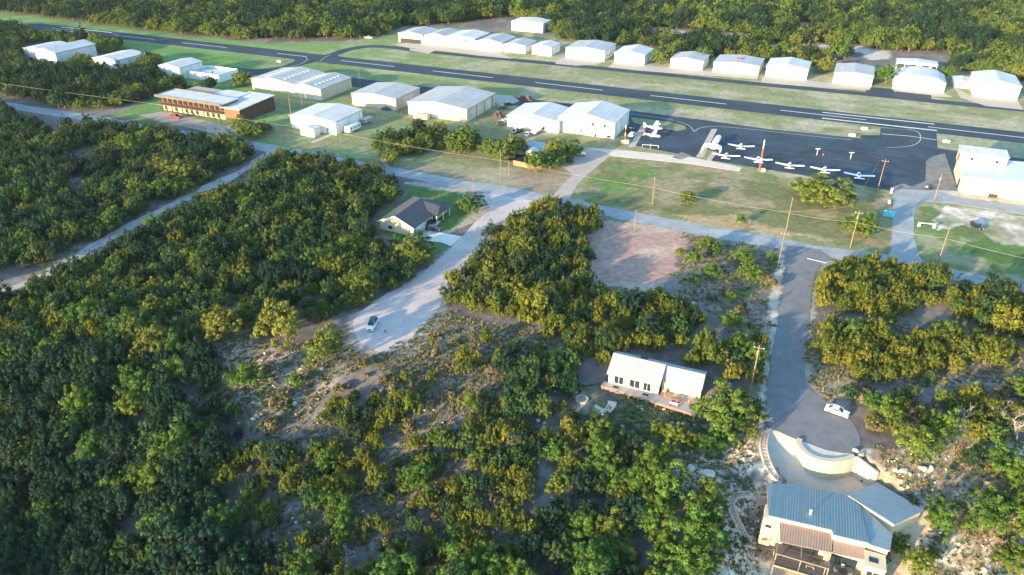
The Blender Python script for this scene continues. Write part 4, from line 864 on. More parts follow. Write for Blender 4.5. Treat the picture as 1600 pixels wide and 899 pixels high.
def car(kind,name,label,pxy,heading,pc,group=None,roof=None,z=0,sc=1.0,cat='car',world=None):
    L_,w,low,gh=VK[kind]; x,y=world if world else G(*pxy,z)
    t=thing(name,label,cat,(x,y,z+.06),R(heading),group,sc)
    h=w/2; b=MB()
    def sec(P,hh,tuck): 
        return [[(x_,s*hh*(1 if k_ else 1),z_) for x_,z_ in P] for s,k_ in ((-1,0),(1,1))]
    # body: stations across the width so that flanks are slightly rounded
    rings=[[(x_*(.97 if abs(f)>.93 else 1),h*f,z_-(.05 if abs(f)>.93 and z_>.6 else 0)) for x_,z_ in low] for f in (-1,-.9,.9,1)]
    o=fixn(b.rings(rings).build('body',pc,t))
    if kind=='pickup': MB().box(-2.55,-.8,-h*.82,h*.82,1.11,1.125).build('bed_liner',M_black,t)
    rings=[[(x_,h*f*(.93 if z_<1.3 else .76),z_) for x_,z_ in gh] for f in (-1,1)]
    fixn(MB().rings(rings).build('windows',M_glass,t))
    rz=max(z_ for _,z_ in gh); xs=[x_ for x_,z_ in gh if z_>1.3]
    MB().prism([(xs[0]-.05,-h*.78),(xs[-1]+.03,-h*.78),(xs[-1]+.03,h*.78),(xs[0]-.05,h*.78)],rz-.03,rz+.03).build('roof',roof or pc,t)
    for i in (0,-1):
        for s in (-1,1):
            xb,zb=gh[i]; xt,zt=gh[1 if i==0 else -2]
            MB().tube([(xb,s*h*.93,zb),(xt,s*h*.77,zt)],.045,4).build('pillar',pc,t)
    for sx in (-L_*.31,L_*.31):
        for s in (-1,1):
            wo=MB().tube([(sx,s*(h-.2),.33),(sx,s*(h+.02),.33)],.34,14).build('wheel',M_black,t)
            MB().tube([(sx,s*(h-.1),.33),(sx,s*(h+.035),.33)],.2,10).build('rim',M_rim,wo)
    fx=low[-1][0]
    for s in (-1,1):
        MB().box(fx-.1,fx+.02,s*h*.72-.22,s*h*.72+.22,.62,.78).build('headlight',M_lamp,t)
        MB().box(low[0][0]-.03,low[0][0]+.08,s*h*.78-.15,s*h*.78+.15,.68,.92).build('tail_light',M_tail,t)
    MB().box(fx-.02,fx+.03,-h*.45,h*.45,.5,.75).build('grille',M_black,t)
    for s in (-1,1): MB().box(.72,.9,s*(h+.02)-.06,s*(h+.02)+.06,.95,1.1).build('mirror',pc,t)
    return t
pw=paint('white',(.78,.78,.76)); ps=paint('silver',(.45,.46,.48)); pk=paint('black',(.02,.02,.025)); pr=paint('red',(.42,.03,.035)); pb=paint('pale_blue',(.50,.58,.64)); pd=paint('dark_grey',(.08,.085,.09))
car('suv','suv','white and dark glass suv parked on the gravel turning area',(582,511),-98,pw,roof=M_glass)
car('sedan','sedan','white hatchback parked at the kerb of the paved cul-de-sac',(1307,646),-35,pw)
car('suv','suv','black suv on the bungalow driveway, nose to the garage side',(677,361),-12,pk)
car('pickup','pickup_truck','black pickup by the bungalow porch beside the black suv',(671,351),48,pk,cat='pickup')
car('sedan','sedan','silver sedan in the lot below the tall white hangar',(906,243),-10,ps)
car('jeep','jeep','black jeep on the bare ground facing the cream terminal',(1525,357),-82,pk)
car('suv','suv','dark suv with open tailgate beside the cabin, behind the trees',(1137,612),-55,pd)
car('sedan','sedan','pale blue sedan on the cabin drive beside the bare tree',(1158,630),-12,pb)
car('pickup','pickup_truck','red pickup parked in front of the two storey office',(275,185),-18,pr,cat='pickup')
car('pickup','pickup_truck','white pickup at the edge of the woods beyond the runway',(576,60.5),-6,pw,cat='pickup')
JK=[((783,195),20,pd,'suv','dark suv in the junk yard, leftmost by the hangar corner'),((791,191),-20,ps,'sedan','silver sedan in the junk yard close to the hangar wall'),((805,207),65,pb,'pickup','pale blue pickup in the junk yard row'),((812,206),60,pk,'sedan','black sedan in the junk yard row beside the pale blue pickup'),((824,212),75,pw,'sedan','white sedan in the junk yard row left of the boat trailer'),((786,170),20,pd,'sedan','dark sedan outside the far left side of the shaded hangar'),((795,165),25,pk,'suv','black suv behind the hangar with the dark pole barn')]
for p,hd_,c_,k_,lb in JK: car(k_,'junk_car',lb,p,hd_,c_,group='vehicles in the junk yard')
car('sedan','sedan','dark sedan between the flagpole and the hangar side wall',(985,205),60,pk); car('suv','suv','white suv beside the dark sedan at the hangar side wall',(988,213),62,pw)
# motor caravan and box trailers beside the white hangar
def trailer(label,pxy,hd_,l,w,h,m,name='box_trailer',win=True):
    x,y=G(*pxy); t=thing(name,label,'trailer',(x,y,.05),R(hd_)); b=MB()
    prof=[(-l/2,.5),(l/2-.3,.5),(l/2,.9),(l/2-.15,h-.15),(l/2-.4,h),(-l/2+.2,h),(-l/2,h-.2)]
    fixn(b.rings([[(a_,s*w/2,c_) for a_,c_ in prof] for s in (-1,1)]).build('body',m,t))
    for sx in (-.5,.5):
        for s in (-1,1): wo=MB().tube([(sx,s*(w/2-.22),.35),(sx,s*(w/2+.02),.35)],.35,12).build('wheel',M_black,t); MB().tube([(sx,s*(w/2-.1),.35),(sx,s*(w/2+.04),.35)],.18,8).build('rim',M_rim,wo)
    MB().tube([(l/2-.2,0,.55),(l/2+1.2,0,.5)],.07,6).build('drawbar',M_dkmetal,t)
    if win:
        for x0 in (-l*.3,0,l*.25):
            MB().box(x0-.4,x0+.4,-w/2-.03,-w/2,1.5,2.1).build('window',M_glass,t)
        MB().box(l*.36,l*.36+.6,-w/2-.04,-w/2,.7,2.3).build('door',M_grey,t)
    return t
trailer('white caravan with small dark windows beside the hangar with the blue door',(552,205),66,8.5,2.4,2.9,pw,'caravan')
trailer('grey box trailer behind the white caravan',(574,192),66,6.5,2.3,2.2,M_grey,win=False)
trailer('white container on the apron of the biggest tan hangar',(659,187),-23,7.0,2.4,2.4,M_cream,win=False)
t=trailer('long white boat trailer with awning in the junk yard',(838,208),62,6.5,2.2,1.6,pw,'boat_trailer',win=False)
# pole barn, heap of parts and blue tarp
x,y=G(850,201); t=thing('pole_barn','grey flat roofed pole barn against the shaded hangar front','barn',(x,y,0),RUNANG)
MB().prism([(-5,-3),(5,-3),(5,4),(-5,4)],2.5,2.65).build('roof',M_wroof,t)
for sx in (-4.8,4.8):
    for sy in (-2.8,3.6): MB().box(sx-.1,sx+.1,sy-.1,sy+.1,0,2.5).build('post',M_dkmetal,t)
def tarp(label,pxy,w,l,h,m,rz=0):
    x,y=G(*pxy); t=thing('covered_heap',label,'heap',(x,y,0),R(rz)); b=MB(); n=9; vs=[];fs=[]
    for i in range(n):
        for j in range(n):
            u=i/(n-1)*2-1; v=j/(n-1)*2-1; vs.append((u*w/2,v*l/2,h*max(0,(1-abs(u)**3))*(1-abs(v)**3)*(.75+.35*math.sin(i*2.1+j*1.3))))
    for i in range(n-1):
        for j in range(n-1): fs.append((i*n+j,(i+1)*n+j,(i+1)*n+j+1,i*n+j+1))
    fixn(b.add(vs,fs).build('cover',m,t))
tarp('rusty heap of scrap at the left end of the junk yard',(778,183),5,5,2.6,mat('rusty_scrap',(.13,.07,.05),.9,.5,1,col2=(.05,.05,.06)))
tarp('black covered heap in front of the shaded hangar',(811,194),4.5,4,2.4,M_black)
tarp('orange cluttered heap beside the pole barn',(830,199),3,3,2.0,mat('orange_clutter',(.45,.2,.1),.9,.4,.6))
tarp('pale blue tarpaulin over stored goods behind the yellow oaks',(838,229),10,7,1.8,mat('blue_tarp',(.35,.45,.52),.6,.1,2),-23)
tarp('dark red heap by the far side of the shaded hangar',(822,156),8,4,2.2,mat('dark_red_scrap',(.10,.05,.05),.8,.4,1),-23)
tarp('dark generator and bins against the flat grey roofed hangar',(603,172),5,2,1.6,mat('dark_green_bin',(.03,.08,.09),.7,.2,1),-23)
# ------------------------------------------------------------ aircraft
M_pl=mat('aircraft_white',(.80,.80,.79),.35,.04,2,spec=.5); M_plr=mat('aircraft_red',(.50,.10,.12),.35,.05,2)
def plane(label,pxy,heading,kind='low',twin=False,accent=None,group='small aircraft parked on the apron',sc=1.0,fus=None):
    x,y=G(*pxy); t=thing('light_aircraft',label,'aeroplane',(x,y,.05),R(heading),group,sc)
    fus=fus or M_pl
    # x forward
    fw=1.25
    st=[(3.0,1.05,.10,.10),(2.7,1.05,.38,.40),(1.9,1.05,.52,.52),(1.0,1.15,.60,.62),(.2,1.2,.60,.68),(-.8,1.15,.50,.52),(-2.2,1.15,.28,.30),(-3.6,1.22,.10,.16),(-4.0,1.25,.04,.08)]
    rings=[[(sx,fw*hw_*math.cos(a_),zc+hh_*math.sin(a_)) for a_ in [2*math.pi*k/12 for k in range(12)]] for sx,zc,hw_,hh_ in st]
    fixn(MB().rings(rings).build('fuselage',fus,t,smooth=True))
    cz_=[(1.15,1.5,.35,.12),(.7,1.6,.52,.42),(-.2,1.6,.50,.44),(-1.0,1.5,.3,.12)]
    rings=[[(sx,hw_*math.cos(a_),zc+hh_*math.sin(a_)) for a_ in [2*math.pi*k/10 for k in range(10)]] for sx,zc,hw_,hh_ in cz_]
    fixn(MB().rings(rings).build('canopy',M_glass,t,smooth=True))
    if kind=='low': MB().box(-.55,.55,-.3,.3,1.98,2.06).build('cabin_top',M_pl,t)
    wz=.85 if kind=='low' else 1.95; dih=.62 if kind=='low' else .15
    for s in (-1,1):
        b=MB(); b.add([(1.15,s*.4,wz),(-.45,s*.4,wz),(-.35,s*5.2,wz+dih),(.75,s*5.2,wz+dih),(1.15,s*.4,wz+.17),(-.45,s*.4,wz+.1),(-.35,s*5.2,wz+dih+.06),(.75,s*5.2,wz+dih+.1)],[(3,2,1,0),(4,5,6,7),(0,1,5,4),(1,2,6,5),(2,3,7,6),(3,0,4,7)])
        fixn(b.build('wing',M_pl,t))
        if kind=='high': MB().tube([(.4,s*.55,.7),(.35,s*2.6,wz+.1)],.04,5).build('strut',M_pl,t)
        if twin: MB().tube([(1.9,s*1.9,wz+.1),(1.5,s*1.9,wz+.12),(-.2,s*1.9,wz+.12)],[.12,.32,.2],10).build('engine_nacelle',M_pl,t)
    MB().prism([(-3.1,-1.7),(-3.9,-1.7),(-3.95,1.7),(-3.1,1.7)],1.22,1.3).build('tailplane',M_pl,t)
    b=MB(); b.add([(-2.7,-.05,1.3),(-3.9,-.05,1.3),(-4.25,-.05,2.6),(-3.7,-.05,2.6),(-2.7,.05,1.3),(-3.9,.05,1.3),(-4.25,.05,2.6),(-3.7,.05,2.6)],[(0,1,2,3),(7,6,5,4),(0,4,5,1),(1,5,6,2),(2,6,7,3),(3,7,4,0)]); fixn(b.build('fin',accent or M_pl,t))
    MB().tube([(3.0,0,1.05),(3.25,0,1.05)],[.14,.03],10).build('spinner',accent or M_pl,t)
    MB().box(3.02,3.08,-.06,.06,.15,1.95).build('propeller',M_dkmetal,t)
    for sx,sy in ((2.2,0),(.3,-1.3),(.3,1.3)):
        MB().tube([(sx,sy,.2),(sx,sy*.75,.9)],.05,5).build('gear_leg',M_grey,t); MB().tube([(sx,sy-.07,.2),(sx,sy+.07,.2)],.2,10).build('wheel',M_black,t)
    if accent: MB().box(-2.6,2.2,-.62,.62,1.04,1.10).build('side_stripe',accent,t)
    return t
up=90-23.5+6
plane('white twin engined aeroplane nearest the hangar ramp, nose to the right',(1022,204),-20,'high',twin=True,sc=1.15)
plane('red and white high winged aeroplane below the white twin',(1020,216),-22,'high',accent=M_plr,sc=1.05)
plane('white low winged aeroplane behind the row, nose away, right of the fuel tank',(1157,233),74,sc=1.0)
plane('white low winged aeroplane at the left end of the front row, above the concrete strip',(1134,248),72)
plane('white low winged aeroplane parked directly behind the red lattice tower',(1184,254),74)
plane('white low winged aeroplane right of the lattice tower, clear of the trees',(1233,263),70)
plane('white low winged aeroplane parked behind the broad round oak',(1288,270),70)
plane('white low winged aeroplane at the right end of the row, by the apron edge',(1341,279),70)
# fuel tank with pump house
x,y=G(1119,226); t=thing('fuel_tank','white horizontal fuel tank with red fittings on the apron','tank',(x,y,.06),R(66))
pts=[(-4.2,0,1.7),(-4.0,0,1.7),(-3.7,0,1.7),(3.7,0,1.7),(4.0,0,1.7),(4.2,0,1.7)]
MB().tube(pts,[.3,.85,1.2,1.2,.85,.3],18).build('tank_shell',M_pl,t,smooth=True)
for sx in (-2.6,2.6): MB().box(sx-.25,sx+.25,-.9,.9,0,1.2).build('saddle',M_red,t)
MB().box(-6.4,-4.8,-.8,1.4,0,1.5).build('pump_box',M_pl,t); MB().box(-5.0,-4.6,-1.2,-.8,.4,1.2).build('hose_reel',M_red,t); MB().tube([(-5.6,-1.4,.1),(-5.6,-1.4,1.8)],.25,8).build('filter_vessel',M_pl,t)
x,y=G(1111,239); t=thing('fuel_canopy','small white canopy on legs beside the fuel tank with a cart under it','canopy',(x,y,.06),R(-23.5))
b=MB(); rr=[]
for k in range(9): a_=math.pi*k/8; rr.append([(-3.6*math.cos(a_),-2.2,2.2+.9*math.sin(a_)),(-3.6*math.cos(a_),2.2,2.2+.9*math.sin(a_)),(-3.5*math.cos(a_),2.2,2.1+.85*math.sin(a_)),(-3.5*math.cos(a_),-2.2,2.1+.85*math.sin(a_))])
fixn(b.rings(rr).build('roof',M_pl,t))
for sx in (-3.4,3.4):
    for sy in (-2,2): MB().tube([(sx,sy,0),(sx,sy,2.3)],.1,6).build('leg',M_pl,t)
# ------------------------------------------------------------ poles
def wirepts(a,b_,sag,n=10): 
    a=Vector(a);b_=Vector(b_); return [a.lerp(b_,k/n)-Vector((0,0,sag*4*(k/n)*(1-k/n))) for k in range(n+1)]
def pole(label,base,h,arm=True,tr=False,rz=-23.5,rad=.16,name='utility_pole'):
    x,y=G(*base); z=HG(x,y); t=thing(name,label,'pole',(x,y,z),R(rz+90),'utility poles along the roads')
    MB().tube([(0,0,-.3),(0,0,h)],[rad,rad*.62],8).build('shaft',M_wood,t)
    if arm:
        MB().box(-.06,.06,-1.1,1.1,h-.75,-.62+h).build('crossarm',M_wood,t)
        for s in (-.95,0,.95): MB().tube([(0,s,h-.62),(0,s,h-.42)],.05,6).build('insulator',M_white,t)
    if tr: MB().tube([(.38,0,h-2.6),(.38,0,h-1.6)],.28,10).build('transformer',M_grey,t)
    return Vector((x,y,z))
PL={}
PL['A']=pole('bare timber pole alone on the big lawn, left of the small round tree',(1019,321),10.2,arm=False)
PL['B1']=pole('tall timber pole on the lawn side of the road, near the T junction',(1228,361),11.2,arm=False)
PL['B2']=pole('timber pole below the road at the corner of the paved side street',(1215,418),11.0)
PL['C']=pole('timber pole with a transformer in front of the leafy lawn tree',(1328,388),12.0,tr=True)
PL['D']=pole('leaning looking timber pole in the grass right of the junction',(1466,410),11.4,arm=False)
PL['E']=pole('pole with a crossarm at the apron corner by the end of the aircraft row',(1371,298),11.4)
PL['F']=pole('pole with a white transformer in front of the cream terminal',(1459,314.5),9.8,tr=True,arm=False)
PL['G']=pole('tall pale timber pole with a transformer beside the paved street above the cabin drive',(1172,612),12.0,tr=True)
PL['H']=pole('pole with a transformer in the dry grass left of the yellow oaks',(782,279),11.2,tr=True,arm=False)
PL['I']=pole('slim pole at the corner above the round tree by the gravel court',(740,302),6.3,arm=False,tr=True)
PL['J']=pole('short bare pole at the edge of the cleared lot',(991,361),7.0,arm=False,rad=.12)
PL['M']=pole('tall timber pole behind the left end of the hangar with the blue door',(455,179),10.5,arm=False)
PL['M2']=pole('timber pole between the long tan hangar and the hangar with the blue door',(473,170),8.5)
PL['N']=pole('timber pole by the road in front of the white caravan',(533,224),9.0)
PL['O']=pole('thin rust coloured pole against the biggest tan hangar front',(658,191),10.5,arm=False,rad=.11)
PL['P']=pole('slim pole behind the gap between the two tan hangars',(563,136),9.5,arm=False,rad=.12)
PL['Q']=pole('short dark pole at the driveway entrance of the two storey office',(344,203),5.0,arm=False,rad=.1)
PL['R']=pole('pole in front of the white hangar beside the walled compound',(266,122),8.5,arm=True)
PL['S']=pole('short grey stub pole in the dry grass right of the transformer pole',(795,279.5),6.5,arm=False,rad=.14)
x,y=G(976,224); t=thing('flagpole','red and white banded pole at the corner of the tall white hangar','flagpole',(x,y,0))
for k in range(5): MB().tube([(0,0,k*1.5),(0,0,k*1.5+1.5)],.13,8).build('band',M_red if k%2==1 else M_white,t)
MB().box(-1.6,1.6,-.8,.8,0,1.3).build('plinth',M_cream,t)
x,y=G(735,302)
# lattice tower
x,y=G(1186,268); t=thing('lattice_tower','red and white lattice tower at the edge of the aircraft apron','tower',(x,y,0))
for k in range(6):
    m=mat('tower_orange',(.55,.16,.09),.6,.1,1) if k%3!=2 else M_white; z0,z1=k*1.75,(k+1)*1.75; b=MB(); r0=.45-.05*k; r1=.45-.05*(k+1)
    for i in range(3):
        a0_=2*math.pi*i/3; a1_=2*math.pi*(i+1)/3
        p=lambda a_,r_,z_:(r_*math.cos(a_),r_*math.sin(a_),z_)
        b.tube([p(a0_,r0,z0),p(a0_,r1,z1)],.038,4); b.tube([p(a0_,r0,z0),p(a1_,r1,z1)],.03,4); b.tube([p(a0_,r1,z1),p(a1_,r1,z1)],.03,4)
    b.build('lattice_section',m,t)
MB().tube([(0,0,10.5),(0,0,12.2)],.08,6).build('beacon_mast',M_white,t); MB().tube([(0,0,11.2),(0,0,11.6)],.28,8).build('beacon',M_white,t)
MB().box(.9,2.1,-.6,.6,0,1.1).build('equipment_box',M_cream,t)
# cables
wm=mat('cable',(.34,.30,.24),.6,.1,5)
def cable(label,pts,zs,sag=.5,r=.045,col=wm):
    b=MB(); P=[(*G(*p,z) ,z) for p,z in zip(pts,zs)]
    for a_,c_ in zip(P,P[1:]): b.tube(wirepts(a_,c_,sag),r,4,cap=False)
    tag(b.build('overhead_cable',col),label,'cable')
cable('long pale overhead cable crossing the whole scene above the main road',[(-120,112),(237,162),(533,209),(782,251),(1019,293),(1226,331.5),(1336,347),(1475,372),(1700,424)],[8,8,6.0,6.8,6.8,7.0,8,7.4,7.5],.5,.032)
cable('thin overhead cable between the junction poles and the terminal',[(1215,330),(1330,322),(1374,252)],[9,9.5,10.8],.7,.03)
cable('thin overhead cable from the pole by the paved street towards the junction',[(1189,545),(1224,372)],[10.8,8.6],.8,.03)
# small things
def sign(name,label,pxy,w,h,z,m,cat='sign',rz=-23,posts=2,grp=None):
    x,y=G(*pxy); t=thing(name,label,cat,(x,y,0),R(rz),grp)
    MB().box(-w/2,w/2,-.06,.06,z,z+h).build('board',m,t)
    for s in ((-w*.38,w*.38) if posts==2 else (0,)): MB().box(s-.06,s+.06,.06,.16,0,z+h*.9).build('post',M_wood,t)
    return t
sign('airport_sign','pale blue sign board on two posts beside the airport entrance road',(1386,344),3.0,2.0,1.2,mat('blue_board',(.05,.42,.55),.5,.08,1))
for lb,p in (('white marker board in the grass left of the runway crossing',(436,98)),('white marker board in the grass just above the long tan hangar',(476,109.5)),('white marker board on the grass tongue above the apron',(1350,203.5)),('white marker board at the lower edge of the same grass tongue',(1331,213.5)),('white marker board in the pale grass above the terminal tower',(1478,223.5))):
    sign('marker_board',lb,p,2.6,1.0,.2,M_white,cat='marker',grp='white airfield marker boards')
t=thing('entrance_frame','low white framed sign stand in the grass right of the entrance road',"sign",(*G(1447,355),0),R(-18))
for s in (-2.1,2.1): MB().box(s-.35,s+.35,-.3,.3,0,1.3).build('post',M_white,t)
MB().box(-1.8,1.8,-.06,.06,1.15,1.3).build('crossbar',M_white,t)
for lb,p,h in (('white bollard box at the corner of the apron and entrance road',(1392,302),1.8),('long white box at the lawn edge beside the entrance road',(1389,318),.8)):
    x,y=G(*p); t=thing('utility_box',lb,'box',(x,y,0),R(70)); MB().box(-1.0 if h<1 else -.3,1.0 if h<1 else .3,-.3,.3,0,h).build('cabinet',M_white,t); MB().box(-1.05 if h<1 else -.35,1.05 if h<1 else .35,-.35,.35,h,h+.06).build('lid',M_trim,t)
# golf buggy
x,y=G(1450,296); t=thing('golf_buggy','small dark and white golf buggy between the apron and the terminal','buggy',(x,y,.07),R(-30))
MB().box(-1.2,1.2,-.6,.6,.3,.6).build('chassis',M_black,t); MB().box(-.9,-.2,-.5,.5,.6,.95).build('seat',M_white,t); MB().box(-1.0,.7,-.6,.6,1.8,1.86).build('roof',M_dkmetal,t)
for sx in (-.95,.65):
    for sy in (-.55,.55): MB().tube([(sx,sy,.6),(sx,sy,1.8)],.03,4).build('post',M_dkmetal,t)
for sx in (-.8,.8):
    for s in (-1,1): MB().tube([(sx,s*.45,.22),(sx,s*.62,.22)],.24,10).build('wheel',M_black,t)
# tie down frames on the apron
for lb,p in (('thin white windsock frame on the apron below the red and white aeroplane',(1016,231)),):
    x,y=G(*p); t=thing('apron_frame',lb,'frame',(x,y,.06),R(-12)); MB().tube([(-3.2,0,1.0),(3.2,0,1.0)],.07,6).build('crossbar',M_white,t); MB().tube([(0,-2.0,.05),(0,1.6,1.0)],.08,6).build('strut',M_white,t)
    for s in (-3.2,3.2): MB().tube([(s,0,0),(s,0,1.0)],.06,6).build('leg',M_white,t)
for lb,p in (('white light mast near the left end of the faded apron line',(1276,243)),('white light mast in the middle of the faded apron line',(1328.5,249))):
    x,y=G(*p); t=thing('light_mast',lb,'mast',(x,y,.06),0,'light masts on the apron'); MB().tube([(0,0,0),(0,0,2.6)],.09,6).build('mast',M_white,t); MB().box(-.9,.9,-.12,.12,2.5,2.7).build('lamp_head',M_white,t)
x,y=G(1286,243); t=thing('traffic_cone','small red cone on the dark apron','cone',(x,y,.06)); MB().tube([(0,0,0),(0,0,.8)],[.35,.08],10).build('cone',M_red,t); MB().box(-.45,.45,-.45,.45,0,.06).build('base',M_red,t)
x,y=G(722,366); t=thing('mailbox','dark mailbox on a post at the bungalow driveway mouth','mailbox',(x,y,0),R(20)); MB().box(-.05,.05,-.05,.05,0,1.1).build('post',M_wood,t); MB().box(-.15,.15,-.35,.35,1.1,1.45).build('box',M_dkmetal,t)
# fences
def fence(label,pts,h,m,post=2.5,rail=(.3,.7,1.0),name='fence',slat=False,z=0):
    P=[Vector((*G(*p,z),z)) for p in pts]; t=thing(name,label,'fence',tuple(P[0])); b=MB(); 
    for a_,c_ in zip(P,P[1:]):
        d=c_-a_; L_=d.length; n=max(1,int(L_/post)); dn=d.normalized(); s=Vector((-dn.y,dn.x,0))*.04
        for k in range(n+1 if c_ is P[-1] else n):
            q=a_+d*k/n-P[0]; MB().tube([q,(q.x,q.y,h+.1)],.055,5).build('post',m,t)
        u=a_-P[0]; v=c_-P[0]
        if slat: b.add([u-s,v-s,v+s,u+s,u-s+Vector((0,0,h)),v-s+Vector((0,0,h)),v+s+Vector((0,0,h)),u+s+Vector((0,0,h))],[(4,5,6,7),(0,1,5,4),(1,2,6,5),(2,3,7,6),(3,0,4,7)])
        else:
            for r_ in rail: b.tube([u+Vector((0,0,h*r_)),v+Vector((0,0,h*r_))],.03,4)
    b.build('fence_panel' if slat else 'rails',m,t)
fence('dark post and rail fence along the road in front of the two storey office',[(210,182),(250,191),(310,201),(322,204)],1.3,M_brown)
fence('red brown timber fence round the yard under the yellow oaks',[(802,258),(830,264),(846,263)],1.9,mat('cedar_fence',(.36,.17,.10),.85,.2,1.5),slat=True)
x,y=G(812,252); t=thing('netted_enclosure','black netted enclosure behind the red brown fence','enclosure',(x,y,0),R(-23)); MB().prism([(-4,-3),(4,-3),(4,3),(-4,3)],.9,1.0).build('cover',M_black,t)
for sx in (-3.9,3.9):
    for sy in (-2.9,2.9): MB().tube([(sx,sy,0),(sx,sy,1.9)],.05,5).build('post',M_dkmetal,t)
MB().box(-4,4,2.9,2.95,.2,1.7).build('net',M_black,t)
x,y=G(822,248); t=thing('garden_shed','little cream shed hidden under the yellow oaks','shed',(x,y,0),R(-23)); gable(t,4,4,2.6,3.5,M_cream,M_wroof,over=.2)
# things on the cabin deck
def deckloc(x,y): q=Matrix.Rotation(ca,3,'Z')@Vector((x,y,.14)); return (P1[0]+q.x,P1[1]+q.y,cz+.14)
t=thing('picnic_table','reddish picnic table on the cabin deck','table',deckloc(cl*.76,-1.2),ca); MB().box(-.9,.9,-.4,.4,.7,.76).build('table_top',mat('redwood',(.42,.2,.14),.7,.15,1),t)
for s in (-.85,.85): MB().box(-.9,.9,s-.13,s+.13,.42,.47).build('bench',MATS['redwood'],t)
for s in (-.6,.6): MB().box(s-.05,s+.05,-.75,.75,0,.7).build('trestle',MATS['redwood'],t)
t=thing('folding_table','white and mauve covered table in front of the picnic table on the deck','table',deckloc(cl*.76,-2.7),ca); MB().box(-.9,.9,-.35,.35,.68,.74).build('table_top',M_trim,t)
for s in (-.8,.8): MB().box(s-.03,s+.03,-.3,.3,0,.68).build('leg',M_grey,t)
for i,(xx,yy,lb) in enumerate(((cl*.62,.2,'orange deck chair nearest the join of the two cabin roofs'),(cl*.66,-.4,'orange deck chair beside the picnic table'),(cl*.92,-.6,'round orange deck chair at the right end of the deck'))):
    c=thing('deck_chair',lb,'chair',deckloc(xx,yy),ca+i,'orange deck chairs on the cabin deck'); MB().box(-.35,.35,-.35,.35,.35,.42).build('seat',mat('orange_timber',(.5,.24,.12),.7,.1,1),c); MB().box(-.35,.35,.3,.38,.42,1.0).build('backrest',MATS['orange_timber'],c)
    for sx in (-.3,.3):
        for sy in (-.3,.3): MB().box(sx-.03,sx+.03,sy-.03,sy+.03,0,.35).build('leg',MATS['orange_timber'],c)
for lb,xx,yy in (('dark door mat on the left end of the cabin deck',2.0,-1.1),('dark door mat in the middle of the cabin deck',c1*.78,-1.2)):
    q=deckloc(xx,yy); c=thing('door_mat',lb,'mat',q,ca,'dark mats on the cabin deck'); MB().box(-.6,.6,-.3,.3,.0,.03).build('mat_pile',M_black,c)
x,y,z=GT(960,612); t=thing('white_planter','low white planter box below the left end of the deck','planter',(x,y,z),ca); MB().box(-.9,.9,-.35,.35,-.2,.5).build('trough',M_white,t); MB().box(-.8,.8,-.27,.27,.5,.53).build('soil',M_bark,t)
# ------------------------------------------------------------ person standing by the suv on the gravel
def person(label,pxy,heading):
    x,y=G(*pxy); t=thing('person',label,'person',(x,y,.05),R(heading))
    V=[(0,0,.95),(0,0,1.12),(0,0,1.32),(0,0,1.46),(0,.01,1.55),(0,.02,1.68), (-.1,0,.90),(-.11,.0,.50),(-.12,-.03,.08),(-.12,.12,.03), (.1,0,.90),(.13,.04,.50),(.14,0,.08),(.14,.15,.03), (-.19,0,1.41),(-.25,.03,1.14),(-.16,.24,1.06),(-.12,.33,1.07),(.19,0,1.41),(.25,.03,1.14),(.16,.24,1.06),(.12,.33,1.07)]
    E_=[(0,1),(1,2),(2,3),(3,4),(4,5),(0,6),(6,7),(7,8),(8,9),(0,10),(10,11),(11,12),(12,13),(3,14),(14,15),(15,16),(16,17),(3,18),(18,19),(19,20),(20,21)]
    rad=[.15,.13,.16,.10,.055,.10,.09,.06,.042,.035,.09,.06,.042,.035,.06,.045,.035,.03,.06,.045,.035,.03]
    me=bpy.data.meshes.new('body'); me.from_pydata(V,E_,[]); o=bpy.data.objects.new('body',me); COL.objects.link(o); o.parent=t
    sk=o.modifiers.new('skin','SKIN'); ss=o.modifiers.new('sub','SUBSURF'); ss.levels=2; ss.render_levels=2
    for i,r_ in enumerate(rad): me.skin_vertices[0].data[i].radius=(r_,r_*.85 if i in (0,1,2) else r_)
    me.skin_vertices[0].data[0].use_root=True
    skin=mat('skin',(.52,.32,.23),.6,.05,1); me.materials.append(skin); 
    dg=bpy.context.evaluated_depsgraph_get(); ev=o.evaluated_get(dg); nm=bpy.data.meshes.new_from_object(ev); o.modifiers.clear(); o.data=nm; nm.materials.clear()
    for m in (skin,mat('pink_shirt',(.62,.35,.36),.9,.08,1),mat('dark_trousers',(.05,.05,.07),.9,.1,1),mat('dark_hair',(.05,.03,.02),.9,.1,1)): nm.materials.append(m)
    for p_ in nm.polygons:
        c_=p_.center; p_.use_smooth=True
        p_.material_index=2 if c_.z<.97 and abs(c_.x)<.24 and not (c_.y>.2 and c_.z>.3) else (1 if c_.z<1.47 and not (c_.y>.12 and c_.z>.9) else (3 if c_.z>1.70 or c_.y<-.02 and c_.z>1.58 else 0))
        if c_.z<.07: p_.material_index=3
    return t
if 'skin_vertices' or True: person('person in a pink top and dark trousers standing right of the white suv',(602,521),20)
